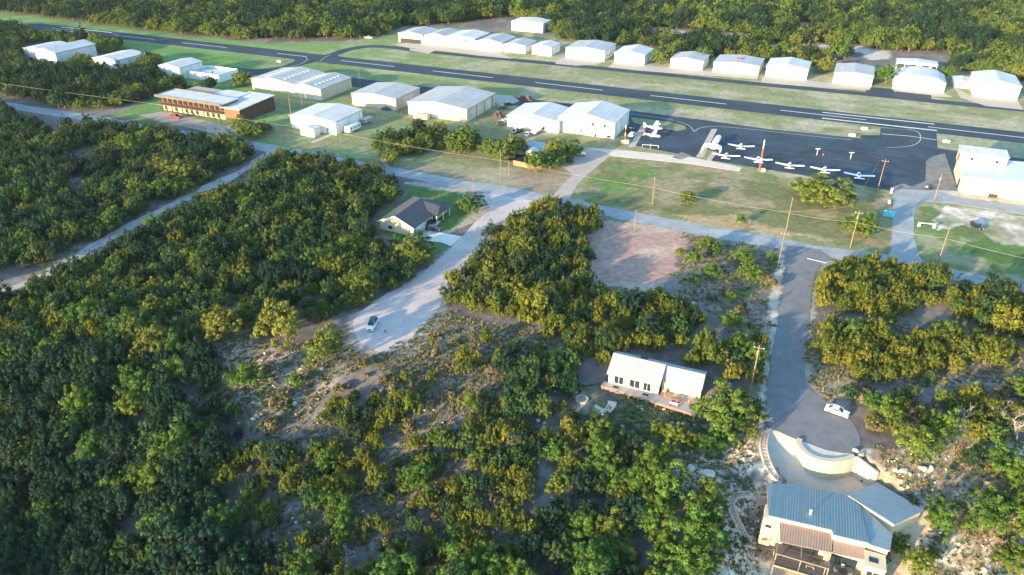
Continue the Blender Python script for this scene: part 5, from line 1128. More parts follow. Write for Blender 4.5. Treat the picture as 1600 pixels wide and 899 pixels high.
# ------------------------------------------------------------ vegetation
def leafmat(name,c0,c1,c2,trans=.12):
    m=bpy.data.materials.new(name); m.use_nodes=True; t=m.node_tree; N=t.nodes; L=t.links; b=N['Principled BSDF']
    b.inputs['Roughness'].default_value=.75; b.inputs['Specular IOR Level'].default_value=.15
    oi=N.new('ShaderNodeObjectInfo'); cr=N.new('ShaderNodeValToRGB'); e=cr.color_ramp.elements
    e[0].color=(*c0,1); e[1].color=(*c2,1); k=e.new(.55); k.color=(*c1,1); L.new(oi.outputs['Random'],cr.inputs[0])
    at=N.new('ShaderNodeAttribute'); at.attribute_name='tint'
    mr=N.new('ShaderNodeMapRange'); L.new(at.outputs['Fac'],mr.inputs[0]); mr.inputs[3].default_value=.5; mr.inputs[4].default_value=1.65
    sc=N.new('ShaderNodeVectorMath'); sc.operation='SCALE'; L.new(cr.outputs[0],sc.inputs[0]); L.new(mr.outputs[0],sc.inputs['Scale']); L.new(sc.outputs[0],b.inputs['Base Color'])
    tr=N.new('ShaderNodeBsdfTranslucent'); L.new(sc.outputs[0],tr.inputs[0]); mx=N.new('ShaderNodeMixShader'); mx.inputs[0].default_value=trans
    L.new(b.outputs[0],mx.inputs[1]); L.new(tr.outputs[0],mx.inputs[2]); L.new(mx.outputs[0],N['Material Output'].inputs[0])
    return m
LM={'juniper_sun_tint':leafmat('sun_tinted_juniper_foliage',(.072,.100,.018),(.115,.128,.018),(.155,.148,.022)),  # golden copy of the juniper leaf, low sunlight put into its colour
    'juniper':leafmat('juniper_foliage',(.032,.076,.028),(.054,.098,.028),(.096,.114,.024)),
    'oak':leafmat('oak_foliage',(.060,.110,.026),(.095,.130,.026),(.145,.150,.028)),
    'elm':leafmat('bright_green_foliage',(.055,.12,.024),(.085,.145,.024),(.12,.155,.026),.2),
    'cedar_shade_tint':leafmat('shade_darkened_cedar_foliage',(.010,.034,.021),(.017,.044,.023),(.034,.060,.024)),  # dark cedar green, lowered further so the colour holds the valley shade
    'shrub':leafmat('shrub_foliage',(.05,.09,.03),(.085,.11,.035),(.13,.12,.05)),
    'scrub':leafmat('dry_scrub_foliage',(.12,.10,.04),(.15,.12,.06),(.16,.13,.08))}
PR={ # R, H, tufts, leaves per tuft, tuft size, leaf size, squash, base height
 'juniper':(2.1,4.3,125,30,.30,.135,2.2,.1),
 'juniper_sun_tint':(2.1,4.1,125,30,.30,.135,2.2,.05),
 'cedar_shade_tint':(2.25,5.0,120,30,.35,.15,2.0,.1),
 'oak':(4.1,6.2,175,46,.60,.18,1.0,.4),
 'elm':(2.9,5.6,115,50,.48,.14,1.15,.4),
 'shrub':(1.0,1.3,16,26,.34,.19,1.0,.05),
 'scrub':(1.9,2.6,34,24,.5,.22,1.0,.2)}
def crown_mesh(kind,seed):
    r=np.random.default_rng(seed); Rr,H,T,LN,ts,ls,sq,z0=PR[kind]
    lob=r.random(6)*6.28; la=r.random(6)*.24; cut=r.random(2)*6.28
    P=[];F=[];tint=[]
    cen=[]
    tries=0
    while len(cen)<T and tries<T*60:
        tries+=1
        u=r.random()*2*math.pi; v=math.acos(1-r.random()*1.45)   # polar from the top
        rr=1+sum(la[k]*math.sin((k+1)*u+lob[k]+v*2) for k in range(6)); rho=rr*(r.random()**.35)*(.97)
        x=Rr*rho*math.sin(v)*math.cos(u); y=Rr*rho*math.sin(v)*math.sin(u); z=z0+(H-z0)*(.42+.55*rho*math.cos(v)*(1 if v<1.57 else .75))
        z=max(z,z0+ts*.5)
        if rho>.5 and v>.5 and min(abs((u-c_+3.14)%6.28-3.14) for c_ in cut)<.28 and r.random()<.8: continue
        if kind in('elm','oak') and any((x-a)**2+(y-b)**2+(z-c)**2<(ts*.75)**2 for a,b,c in cen): continue
        if kind in('juniper','juniper_sun_tint','cedar_shade_tint','scrub') and any((x-a)**2+(y-b)**2+(z-c)**2<(ts*.6)**2 for a,b,c in cen): continue
        cen.append((x,y,z))
    cc=np.array((0,0,z0+(H-z0)*.35))
    for c in cen:
        s=ts*(.65+.7*r.random()); n=int(LN*(.7+.6*r.random())); tn=r.random()
        d=r.normal(size=(n,3)); d/=np.linalg.norm(d,axis=1)[:,None]
        d[:,2]=np.where(d[:,2]<-.5,-d[:,2]*.6,d[:,2])
        pos=np.array(c)+d*np.array([s,s,s*sq])*(.55+.5*r.random((n,1)))
        out=(np.array(c)-cc); out/=np.linalg.norm(out)+1e-6
        nr=d*.9+out*.35+np.array([0,0,.25])+r.normal(size=(n,3))*.38; nr/=np.linalg.norm(nr,axis=1)[:,None]
        a=np.cross(nr,r.normal(size=(n,3))); a/=np.linalg.norm(a,axis=1)[:,None]; b=np.cross(nr,a)
        sz=ls*(.6+.8*r.random((n,1)))
        base=len(P)*1
        q=np.stack([pos+a*sz,pos-a*sz*.55+b*sz*.9,pos-a*sz*.5-b*sz*.85],1)
        i0=sum(len(x) for x in P); P.append(q.reshape(-1,3)); F.append(np.arange(i0,i0+3*n).reshape(-1,3)); tint.append(np.repeat(np.clip(tn*.75+.25*r.random(n),0,1),3))
    V=np.concatenate(P);Fa=np.concatenate(F);ti=np.concatenate(tint)
    me=bpy.data.meshes.new('crown'); me.vertices.add(len(V)); me.vertices.foreach_set('co',V.ravel()); me.loops.add(Fa.size); me.loops.foreach_set('vertex_index',Fa.ravel())
    me.polygons.add(len(Fa)); me.polygons.foreach_set('loop_start',np.arange(0,Fa.size,3)); me.polygons.foreach_set('loop_total',np.full(len(Fa),3)); me.update(calc_edges=True)
    at=me.attributes.new('tint','FLOAT','POINT'); at.data.foreach_set('value',ti.astype(np.float32)); me.materials.append(LM[kind]); return me,cen
def trunk_mesh(kind,seed,cen):
    r=random.Random(seed); Rr,H=PR[kind][:2]; b=MB(); k={'oak':.24,'elm':.15,'juniper':.13,'juniper_sun_tint':.13,'cedar_shade_tint':.15}.get(kind,.05)
    top=(r.uniform(-.2,.2),r.uniform(-.2,.2),H*.55)
    b.tube([(0,0,-.5),(0,0,0),(top[0]*.5,top[1]*.5,H*.28),top],[k*1.5,k*1.15,k*.85,k*.5],7)
    cs=sorted(cen,key=lambda c:r.random())[:9 if kind in('oak','elm') else 6]
    for c in cs:
        f=r.uniform(.3,.9); p=Vector((top[0]*f*.8,top[1]*f*.8,H*.5*f)); c=Vector(c); m=p.lerp(c,.5)+Vector((0,0,.1*Rr)); b.tube([p,m,c],[k*.5,k*.32,k*.12],5)
    me=bpy.data.meshes.new('trunk'); me.from_pydata(b.v,[],b.f); me.materials.append(M_bark); return me
def bare_mesh(seed,H=4.5,spread=1.0,start=None):
    r=random.Random(seed); b=MB()
    def grow(p,d,L_,rad,dep):
        pts=[p]; q=p.copy(); dd=d.copy()
        for i in range(3): dd=(dd+Vector((r.uniform(-.3,.3),r.uniform(-.3,.3),r.uniform(-.12,.22)))).normalized(); q=q+dd*L_/3; pts.append(q.copy())
        b.tube(pts,[rad,rad*.85,rad*.7,rad*.5],5 if dep<2 else 4,cap=False)
        if dep<4:
            for i in range(r.choice((2,3,3))): nd=(dd+Vector((r.uniform(-1,1)*spread,r.uniform(-1,1)*spread,r.uniform(-.3,.6)))).normalized(); grow(pts[r.choice((1,2,3))],nd,L_*r.uniform(.55,.8),rad*.55,dep+1)
    for k in range(r.choice((2,3))): grow(Vector((0,0,-.3)),Vector((r.uniform(-.5,.5)*spread,r.uniform(-.5,.5)*spread,1)).normalized(),H*.42,.11,0)
    me=bpy.data.meshes.new('branches'); me.from_pydata(b.v,[],b.f); me.materials.append(M_pale); return me
VAR={'juniper':6,'juniper_sun_tint':5,'cedar_shade_tint':4,'oak':4,'elm':4,'shrub':3,'scrub':3}
PROTO={}
sd=11
for k,n in VAR.items():
    PROTO[k]=[]
    for i in range(n): sd+=1; cm,cen=crown_mesh(k,sd); PROTO[k].append((cm,trunk_mesh(k,sd,cen)))
# --- zones of growth, drawn on the photo at crown height
# (name, polygon, spacing, probability, [(kind,weight)], (scale lo,hi), label suffix, clearing threshold)
Z=[]
def zn_(poly,sp,pr,kinds,sc,suf,clr=0,cs=11): Z.append((poly,sp,pr,kinds,sc,suf,clr,cs))
J=[('juniper',.72),('oak',.12),('cedar_shade_tint',.16)]
zn_([(-900,-85),(-900,-20),(-300,0),(0,14),(60,21),(180,36),(280,48),(390,56),(560,54),(600,48),(622,36),(700,32),(790,20),(862,38),(870,52),(940,60),(1020,58),(1050,66),(1110,76),(1200,80),(1270,84),(1300,90),(1400,78),(1480,82),(1492,104),(1520,108),(1600,118),(1700,128),(2500,230),(2500,-60),(1600,-85),(800,-95)],5.0,.96,[('oak',.30),('juniper',.36),('cedar_shade_tint',.26),('elm',.08)],(.95,1.35),'in the far woods beyond the airfield',.14,45)
zn_([(-700,10),(0,40),(50,48),(60,52),(110,56),(190,66),(196,80),(245,88),(252,112),(262,122),(330,124),(342,140),(262,140),(250,138),(238,146),(190,158),(150,166),(110,164),(60,158),(0,143),(-700,20)],4.4,.95,[('oak',.66),('juniper',.18),('cedar_shade_tint',.16)],(.8,1.15),'in the woods between the office and the runway end',.12,20)
zn_([(-900,190),(-300,140),(0,165),(22,172),(50,186),(85,204),(118,190),(150,178),(200,176),(235,190),(330,206),(392,222),(400,232),(372,248),(300,288),(230,322),(165,352),(100,388),(60,408),(0,430),(-300,470),(-900,560)],3.7,.93,[('juniper',.52),('cedar_shade_tint',.36),('oak',.07),('elm',.05)],(.75,1.15),'in the woods between the main road and the pale lane',.30,13)
zn_([(-900,640),(-300,540),(0,468),(66,446),(115,418),(165,388),(240,348),(305,312),(375,282),(410,258),(440,232),(478,240),(520,244),(560,254),(600,270),(626,284),(612,300),(590,325),(575,350),(590,375),(640,392),(668,390),(686,394),(660,410),(630,430),(590,450),(556,470),(540,485),(500,500),(480,520),(430,505),(400,515),(345,510),(310,535),(250,555),(0,560),(-900,700)],3.3,.95,[('juniper',.40),('juniper_sun_tint',.22),('cedar_shade_tint',.24),('oak',.09),('elm',.05)],(.72,1.12),'in the dense stand left of the gravel court',.20,10)
zn_([(-900,700),(0,550),(250,550),(310,535),(330,560),(300,600),(335,640),(350,700),(340,760),(400,850),(520,905),(520,1400),(-900,1400)],3.6,.96,[('cedar_shade_tint',.86),('juniper',.05),('elm',.09)],(.85,1.35),'in the shaded valley woods at the lower left',.08,9)
zn_([(330,560),(480,560),(560,560),(560,600),(500,690),(420,740),(350,690),(305,600)],4.2,.34,[('shrub',.6),('elm',.12),('scrub',.18),('juniper',.1)],(.7,1.2),'on the stony slope below the gravel court',.0)
zn_([(575,565),(690,500),(850,525),(890,560),(790,560),(800,640),(700,620),(620,630),(540,640)],2.9,.42,[('shrub',.28),('scrub',.40),('juniper_sun_tint',.22),('juniper',.10)],(.5,.85),'on the open ground just below the gravel court',.0)
zn_([(790,545),(860,550),(900,575),(905,600),(880,640),(850,660),(800,640),(785,590)],3.2,.85,[('juniper',.8),('cedar_shade_tint',.2)],(.75,1.0),'in the clump left of the long cabin',.0)
zn_([(540,615),(600,605),(700,625),(800,640),(860,655),(850,720),(820,780),(790,870),(700,910),(500,910),(400,860),(345,790),(345,690),(420,700),(470,665)],2.75,.92,[('juniper_sun_tint',.58),('juniper',.16),('scrub',.10),('cedar_shade_tint',.12),('elm',.04)],(.55,.85),'on the middle foreground slope',.42,6)
zn_([(400,860),(700,895),(830,800),(870,680),(900,640),(960,655),(1010,690),(1020,760),(1040,899),(1080,1400),(400,1400)],3.6,.9,[('cedar_shade_tint',.52),('juniper_sun_tint',.2),('elm',.23),('scrub',.05)],(.8,1.15),'in the shaded hollow at the lower middle',.20,8)
zn_([(1010,710),(1060,720),(1120,740),(1130,790),(1135,899),(1135,1200),(1040,1200),(1030,899),(1000,760)],4.0,.62,[('elm',.75),('juniper',.25)],(.75,1.2),'on the rocky slope left of the stucco house',.0)
zn_([(920,660),(1040,650),(1120,655),(1180,665),(1190,690),(1110,740),(1010,715),(930,690)],3.8,.55,[('elm',.35),('oak',.1),('juniper',.35),('shrub',.2)],(.6,.95),'on the slope below the cabin garden',.0)
zn_([(870,300),(905,306),(935,318),(952,335),(940,352),(922,372),(912,420),(925,440),(1000,465),(1040,470),(1080,478),(1100,490),(1090,510),(1050,515),(1000,540),(960,535),(930,560),(890,545),(850,510),(780,485),(720,470),(695,455),(700,432),(722,400),(748,372),(776,345),(800,336),(850,326)],3.3,.95,[('juniper_sun_tint',.52),('juniper',.28),('cedar_shade_tint',.16),('oak',.04)],(.75,1.1),'in the stand between the gravel court and the cleared lot',.24,9)
zn_([(1000,450),(1100,480),(1160,500),(1205,515),(1206,560),(1196,600),(1170,600),(1110,575),(1050,555),(990,540),(1000,500)],3.5,.80,[('juniper_sun_tint',.7),('juniper',.15),('oak',.05),('elm',.1)],(.75,1.05),'behind the long cabin',.42,12)
zn_([(1070,365),(1200,392),(1212,420),(1200,500),(1150,495),(1090,450),(1075,400)],3.6,.36,[('shrub',.55),('elm',.25),('scrub',.2)],(.6,1.0),'in the rough plot beside the paved side street',.0)
zn_([(1284,416),(1320,402),(1400,406),(1468,422),(1474,445),(1440,476),(1400,492),(1340,486),(1296,478),(1280,450)],3.0,.93,[('juniper_sun_tint',.85),('juniper',.15)],(.8,1.12),'in the clump at the corner right of the paved side street',.0)
zn_([(1272,508),(1300,496),(1360,512),(1410,528),(1418,560),(1395,582),(1350,578),(1295,556)],3.0,.92,[('juniper_sun_tint',.82),('elm',.07),('juniper',.11)],(.8,1.1),'in the oval clump halfway down the paved side street',.0)
zn_([(1418,530),(1470,510),(1540,515),(1590,530),(1582,552),(1520,565),(1450,585),(1425,572)],3.0,.9,[('juniper_sun_tint',.85),('juniper',.15)],(.8,1.1),'in the rounded clump at the right of the frame',.0)
zn_([(1484,442),(1540,436),(1600,446),(1800,460),(2300,540),(2300,620),(1700,575),(1640,520),(1598,525),(1540,505),(1490,490)],3.1,.95,[('juniper_sun_tint',.7),('juniper',.2),('cedar_shade_tint',.1)],(.85,1.1),'in the stand against the right edge below the main road',.0)
zn_([(1325,590),(1400,603),(1500,606),(1600,595),(1800,600),(2300,640),(2300,720),(1700,680),(1600,680),(1500,672),(1440,668),(1360,660),(1335,625)],3.1,.86,[('juniper_sun_tint',.5),('scrub',.22),('juniper',.08),('oak',.05),('elm',.1),('cedar_shade_tint',.05)],(.72,1.0),'in the scrub right of the paved cul-de-sac',.18,8)
zn_([(1350,670),(1430,675),(1470,700),(1450,710),(1390,700)],3.6,.6,[('elm',1)],(.7,.9),'just right of the paved cul-de-sac',.0)
zn_([(1440,690),(1600,700),(1900,700),(2300,800),(2300,1300),(1390,1300),(1400,880),(1470,830)],4.6,.50,[('elm',.42),('shrub',.22),('juniper',.22),('cedar_shade_tint',.14)],(.6,1.05),'on the stony slope right of the stucco house',.25,12)
zn_([(1350,735),(1400,725),(1450,780),(1460,800),(1440,790),(1380,750)],3.4,.8,[('cedar_shade_tint',.5),('shrub',.5)],(.5,.8),'behind the garage of the stucco house',.0)
zn_([(588,218),(640,202),(700,206),(750,216),(756,226),(735,232),(690,224),(640,234),(606,248),(590,238)],3.6,.95,[('juniper',.4),('oak',.4),('cedar_shade_tint',.2)],(.85,1.15),'in the thicket above the main road',.0)
zn_([(880,44),(960,55),(1040,62),(1110,70),(1200,76),(1280,80),(1300,94),(1200,90),(1110,82),(1060,78),(1010,66),(870,58)],5,.9,[('oak',.6),('cedar_shade_tint',.4)],(.8,1.0),'right behind the far row of hangars',.0)
zn_([(1085,765),(1140,800),(1150,830),(1180,872),(1190,1000),(1110,1000)],2.6,.5,[('shrub',.8),('scrub',.2)],(.5,.9),'beside the looping stone stairs',.0)
zn_([(1158,790),(1182,792),(1182,840),(1172,838)],2.2,.6,[('shrub',1)],(.4,.6),'inside the loop of the stone stairs',.0)
zn_([(290,560),(345,575),(372,650),(430,700),(400,720),(345,720),(325,640)],3.3,.85,[('cedar_shade_tint',.5),('juniper',.3),('shrub',.2)],(.6,.95),'at the foot of the stony slope',.2,7)
EXCL=[[(797,40),(850,40),(852,56),(797,54)],[(1390,74),(1485,76),(1488,112),(1395,112)],[(28,62),(92,62),(152,66),(150,84),(92,108),(30,92)],[(140,78),(228,80),(226,100),(190,116),(146,108)],[(248,88),(316,92),(352,100),(352,122),(315,136),(282,130),(248,122)],
 [(252,138),(440,145),(440,196),(380,196),(250,186)],[(940,540),(1120,580),(1100,645),(940,612)],[(1110,595),(1200,600),(1200,640),(1120,640)],[(590,300),(700,300),(725,345),(712,375),(650,380),(590,350)],
 [(1190,655),(1350,700),(1450,797),(1400,1000),(1192,1000),(1183,800)],[(890,605),(965,612),(965,655),(890,645)],[(1178,655),(1215,665),(1235,760),(1190,740)],[(350,150),(360,150),(360,151)],
 [(1010,36),(1180,50),(1180,66),(1060,62),(1005,52)],[(1175,62),(1345,66),(1400,78),(1398,98),(1350,94),(1340,84),(1175,76)],[(1240,26),(1280,32),(1268,54),(1240,50)]]
ROADEX=[]     # keep crowns off roads: world distance to centre lines
def rline(pts,w): ROADEX.append(([G(*p) for p in pts],w))
rline([(-300,110),(-120,142),(0,163.5),(110,180),(200,196),(300,212),(400,228),(470,241),(540,254),(612,267),(700,285),(800,301),(880,317),(960,333),(1080,357),(1200,378),(1300,396),(1400,409),(1477,427),(1600,454),(1850,515)],5.3)
rline([(-260,600),(-80,500),(0,458),(60,436),(110,408),(160,378),(230,340),(300,305),(370,272),(408,249),(428,236)],2.7)
rline([(760,310),(790,318),(740,360),(690,425),(640,480),(600,520)],6.0)
rline([(1250,400),(1235,500),(1228,600)],5.6)
def seg_ok(x,y):
    ok=np.ones(x.shape,bool)
    for P,w in ROADEX:
        for (ax,ay),(bx,by) in zip(P,P[1:]):
            dx,dy=bx-ax,by-ay; t=np.clip(((x-ax)*dx+(y-ay)*dy)/(dx*dx+dy*dy),0,1); ok&=np.hypot(x-ax-t*dx,y-ay-t*dy)>w
    return ok
trees=[]   # kind, x,y,z, scale, rot, suffix
r2=np.random.default_rng(5)
for poly,sp,pr,kinds,scl,suf,clr,cs in Z:
    pts=[]
    for p in poly:
        q=(p[0],max(p[1],-88)); pts.append(G(q[0],q[1],2.5))
    pts=np.array(pts); x0,y0=pts.min(0)-5; x1,y1=pts.max(0)+5; y1=min(y1,1250); x0=max(x0,-760);x1=min(x1,760); y0=max(y0,12)
    far=y1>500
    nxp,nyp=int((x1-x0)/sp),int((y1-y0)/(sp*.87))
    I,Jx=np.meshgrid(np.arange(nxp),np.arange(nyp)); xx=(x0+(I+.5*(Jx%2))*sp).ravel()+r2.uniform(-.42,.42,I.size)*sp; yy=(y0+Jx*sp*.87).ravel()+r2.uniform(-.42,.42,I.size)*sp
    zz=H1(xx,yy); ax_,ay_=PX(xx,yy,zz+2.5)
    wob=np.interp(ay_,[0,250,700],[5,22,34])*(1 if not far else .6)
    ax_=ax_+(vnoise(xx,yy,7)-.5)*wob; ay_=ay_+(vnoise(xx+40,yy,7)-.5)*wob*.7
    m=inpoly(ax_,ay_,poly)&(r2.random(xx.size)<pr)&seg_ok(xx,yy)&(yy*CT-(zz+2.5-CAMZ)*ST>3)
    if clr: m&=(.65*vnoise(xx,yy,cs)+.35*vnoise(xx+99,yy,cs*.4))>clr
    for e_ in EXCL: m&=~inpoly(ax_,ay_,e_)
    ks=r2.choice([k for k,_ in kinds],size=xx.size,p=np.array([w for _,w in kinds])/sum(w for _,w in kinds))
    if far:  # loose patches of one kind
        pn=.55*vnoise(xx,yy,30)+.45*r2.random(xx.size); ks=np.where(pn<.36,'cedar_shade_tint',np.where(pn<.66,ks,'oak'))
    for i in np.nonzero(m)[0]:
        s=r2.uniform(*scl)*math.exp(r2.normal()*.17)
        if ks[i]=='oak' : s*=.72 if sp<4 else .85
        if far and ks[i]!='oak': s*=1.35
        trees.append([str(ks[i]),xx[i],yy[i],zz[i],s,r2.uniform(0,6.28),suf,None])
# single trees one can point at: (kind, base px, scale, label)
ONE=[('elm',(1103,392),(.95,.8),'bright green bush tree nearest the cleared lot corner'),('elm',(1118,400),.75,'bright green bush tree right of the one by the cleared lot corner'),('elm',(1160,410),(1.1,.7),'wide bright green bush in the rough plot below the road'),('elm',(1206,412),.6,'bright green bush at the street corner of the rough plot'),('elm',(1084,446),.6,'bright green bush low in the rough plot'),('elm',(1062,400),.5,'small bright bush at the edge of the cleared lot'),('elm',(1140,470),.5,'small green bush in the lower rough plot'),
 ('oak',(380,134),(1.45,1.1),'rounded oak left of the long tan hangar'),('oak',(396,214),(1.5,.95),'yellow green oak at the driveway mouth of the two storey office'),('oak',(378,205),1.0,'oak against the dark end wall of the office'),('oak',(414,209),.8,'smaller oak at the right end of the office drive'),
 ('oak',(785,251),1.25,'yellow oak directly behind the transformer pole'),('oak',(804,242),1.2,'yellow oak beside the black netted enclosure'),('oak',(768,245),1.1,'yellow oak at the right end of the roadside thicket'),('elm',(838,270),1.5,'upright yellow green tree in front of the red brown fence'),('oak',(860,264),1.15,'yellow oak in the middle of the group left of the parked silver sedan'),('oak',(886,249),1.2,'dark green oak nearest the parked silver sedan'),('oak',(866,246),1.1,'oak behind the middle of the group by the parking lot'),('juniper',(888,258),.9,'bushy tree at the lower right of the parking lot group'),
 ('oak',(1284,317),(2.4,1.35),'broad round bright green oak below the row of aircraft'),('elm',(1333,366),(1.6,1.0),'leafy green tree behind the transformer pole on the lawn'),('elm',(1352,370),1.25,'green tree at the right half of the lawn clump'),('oak',(1075,319),.72,'small round yellow tree alone on the lawn'),('elm',(1157,350),.55,'little green bush tree low on the lawn by the road'),
 ('oak',(732,331),.9,'round dark tree at the corner of the bungalow lawn'),('elm',(1383,131),1.7,'leafy bright green tree between two far hangars'),('elm',(1374,127),1.2,'lower bright green tree beside the leafy tree between far hangars'),('elm',(1477,125),1.3,'round green tree between the last two far hangars'),('oak',(1284,112),(1.7,1.2),'clipped oak with a yellow top between two far hangars'),('oak',(1030,100),1.35,'round yellow oak between two far hangars'),('oak',(1044,97),1.2,'darker oak behind the round yellow oak between two far hangars'),('oak',(1098,97),1.3,'yellow oak behind the hangar right of the round yellow oak'),
 ('elm',(640,388),.62,'bright yellow green tree close to the bungalow gable'),('elm',(618,384),.55,'yellow green tree left of the bungalow gable'),('elm',(655,372),.5,'small green tree beside the bungalow garage corner'),
 ('oak',(1136,668),1.5,'large tree with yellow left side covering the right end of the cabin deck'),('elm',(1128,690),1.1,'yellow green tree just below the large deck tree'),('elm',(1056,700),.95,'yellow green tree on the slope below the cabin garden'),('elm',(1035,790),1.5,'tall bright green tree on the slope left of the stony ground'),('elm',(1022,825),1.2,'bright green tree below the tallest one on the left slope'),('elm',(1090,850),1.5,'wide bright green tree left of the stone steps'),('elm',(1108,790),1.0,'dark green tree beside the red earth patch'),('elm',(1075,899),1.3,'bright green tree cut by the bottom edge left of the steps'),
 ('elm',(1420,705),1.15,'leaning green tree with pale trunk right of the paved court'),('elm',(1440,712),1.05,'forked green tree above the scattered white rocks'),('elm',(1555,735),1.1,'yellow green tree above the orange earth bank'),('elm',(1462,825),1.0,'bright green tree right of the garage corner'),('elm',(1590,810),1.1,'bright green tree at the right edge below the orange bank'),('elm',(1370,880),.6,'green bush tree beside the right wing of the stucco house'),('elm',(1400,865),.7,'green bush below the garage corner'),
 ('elm',(285,715),1.5,'pale bright green tree with a bare limb in the valley'),('elm',(245,770),1.4,'bright green tree over the dead tree in the valley'),('elm',(260,840),1.3,'bright green tree below the dead tree in the valley'),('elm',(150,720),1.2,'rounded green tree in the shaded valley left of the pale one'),('elm',(215,650),1.1,'green tree on the upper edge of the shaded valley'),
 ('oak',(258,276),(1.6,1.2),'big round oak with a yellow flank in the left woods'),('oak',(292,282),(1.5,1.1),'big green oak adjoining the yellow flanked one'),('oak',(348,526),1.15,'orange yellow oak at the edge of the stony clearing'),('oak',(212,528),1.15,'orange yellow oak in the middle of the dark woods'),('oak',(245,548),1.05,'lower orange yellow oak in the dark woods'),('oak',(440,524),1.35,'tawny oak left of the gravel court'),('oak',(512,556),1.1,'yellow oak at the lower left of the gravel court'),
 ('elm',(735,640),.75,'vivid green tree in the middle of the outlined slope'),('elm',(365,600),.6,'green bush tree alone on the stony slope'),('elm',(465,605),.65,'green bush tree near the middle of the stony slope'),('juniper',(725,585),.9,'dark juniper alone in the dry grass below the gravel court'),
 ('elm',(940,720),1.1,'deep green round tree in the lower middle hollow'),('elm',(960,745),.8,'smaller green tree beside the deep green round one'),('elm',(870,720),.9,'fresh green tree by the boundary of the hollow'),('juniper',(1450,600),.75,'dark round juniper alone on the bare ground at right')]
fence_s=[]
ZSC={}
for kind,p,s,lab in ONE:
    x,y,z=GT(*p)
    if isinstance(s,tuple): ZSC[lab]=s[1]/s[0]; s=s[0]
    trees.append([kind,x,y,z,s,random.random()*6.28,None,lab])
    rr=PR[kind][0]*s
    fence_s.append((x,y,rr))
def keep(t):
    if t[7]: return True
    for x,y,rr in fence_s:
        if (t[1]-x)**2+(t[2]-y)**2<(rr*.75+1.0)**2: return False
    return True
trees=[t for t in trees if keep(t)]
NM={'juniper':'juniper_tree','juniper_sun_tint':'juniper_tree','cedar_shade_tint':'cedar_tree','oak':'oak_tree','elm':'elm_tree','shrub':'shrub','scrub':'scrub_bush'}
DESC={'juniper_sun_tint':('sun-tinted golden olive juniper','juniper'),'juniper':('olive green juniper','juniper'),'cedar_shade_tint':('shade-darkened green cedar','cedar'),'oak':('yellow green oak','oak'),'elm':('bright green leafy tree','tree'),'shrub':('low green shrub','shrub'),'scrub':('dry tawny scrub bush','bush')}
A=np.array([[t[1],t[2],t[3]] for t in trees]); ax_,ay_=PX(A[:,0],A[:,1],A[:,2]+2)
dist=np.sqrt(A[:,0]**2+A[:,1]**2+(A[:,2]-CAMZ)**2); inf=(ax_>-15)&(ax_<1615)&(ay_>-15)&(ay_<915)
size=np.array([PR[t[0]][0]*t[4] for t in trees])/dist*np.where(inf,1,0)
LIM={'juniper_sun_tint':300,'juniper':300,'cedar_shade_tint':300,'oak':300,'elm':300,'shrub':300,'scrub':300}
indiv=set(i for i,t in enumerate(trees) if t[7])
for k,lim in LIM.items():
    if k=='juniper': continue
    kk=('juniper','juniper_sun_tint') if k=='juniper_sun_tint' else (k,)
    idx_=[i for i,t in enumerate(trees) if t[0] in kk and not t[7] and size[i]>0]; idx_.sort(key=lambda i:-size[i]); n0=sum(1 for i in indiv if trees[i][0] in kk)
    indiv|=set(idx_[:max(0,lim-n0)])
SRC={}
vi=0
rem={k:[] for k in VAR}
for i,t in enumerate(trees):
    k,x,y,z,s,ro,suf,lab=t
    if i not in indiv: rem[k].append((x,y,z,s,ro)); continue
    v=int(r2.integers(VAR[k]))
    o=thing(NM[k],lab or (DESC[k][0]+' '+suf),DESC[k][1],(x,y,z-.05),ro,None if lab else (DESC[k][0]+'s '+suf),s)
    c=bpy.data.objects.new('crown',PROTO[k][v][0]); c.parent=o; COL.objects.link(c)
    if True: tr=bpy.data.objects.new('trunk' if k not in('shrub','scrub') else 'stems',PROTO[k][v][1]); tr.parent=o; COL.objects.link(tr)
    if lab in ZSC: o.scale=(s,s,s*ZSC[lab])
    SRC.setdefault((k,v),(c,tr))
print('trees',len(trees),'individual',len(indiv),{k:len(v) for k,v in rem.items()})
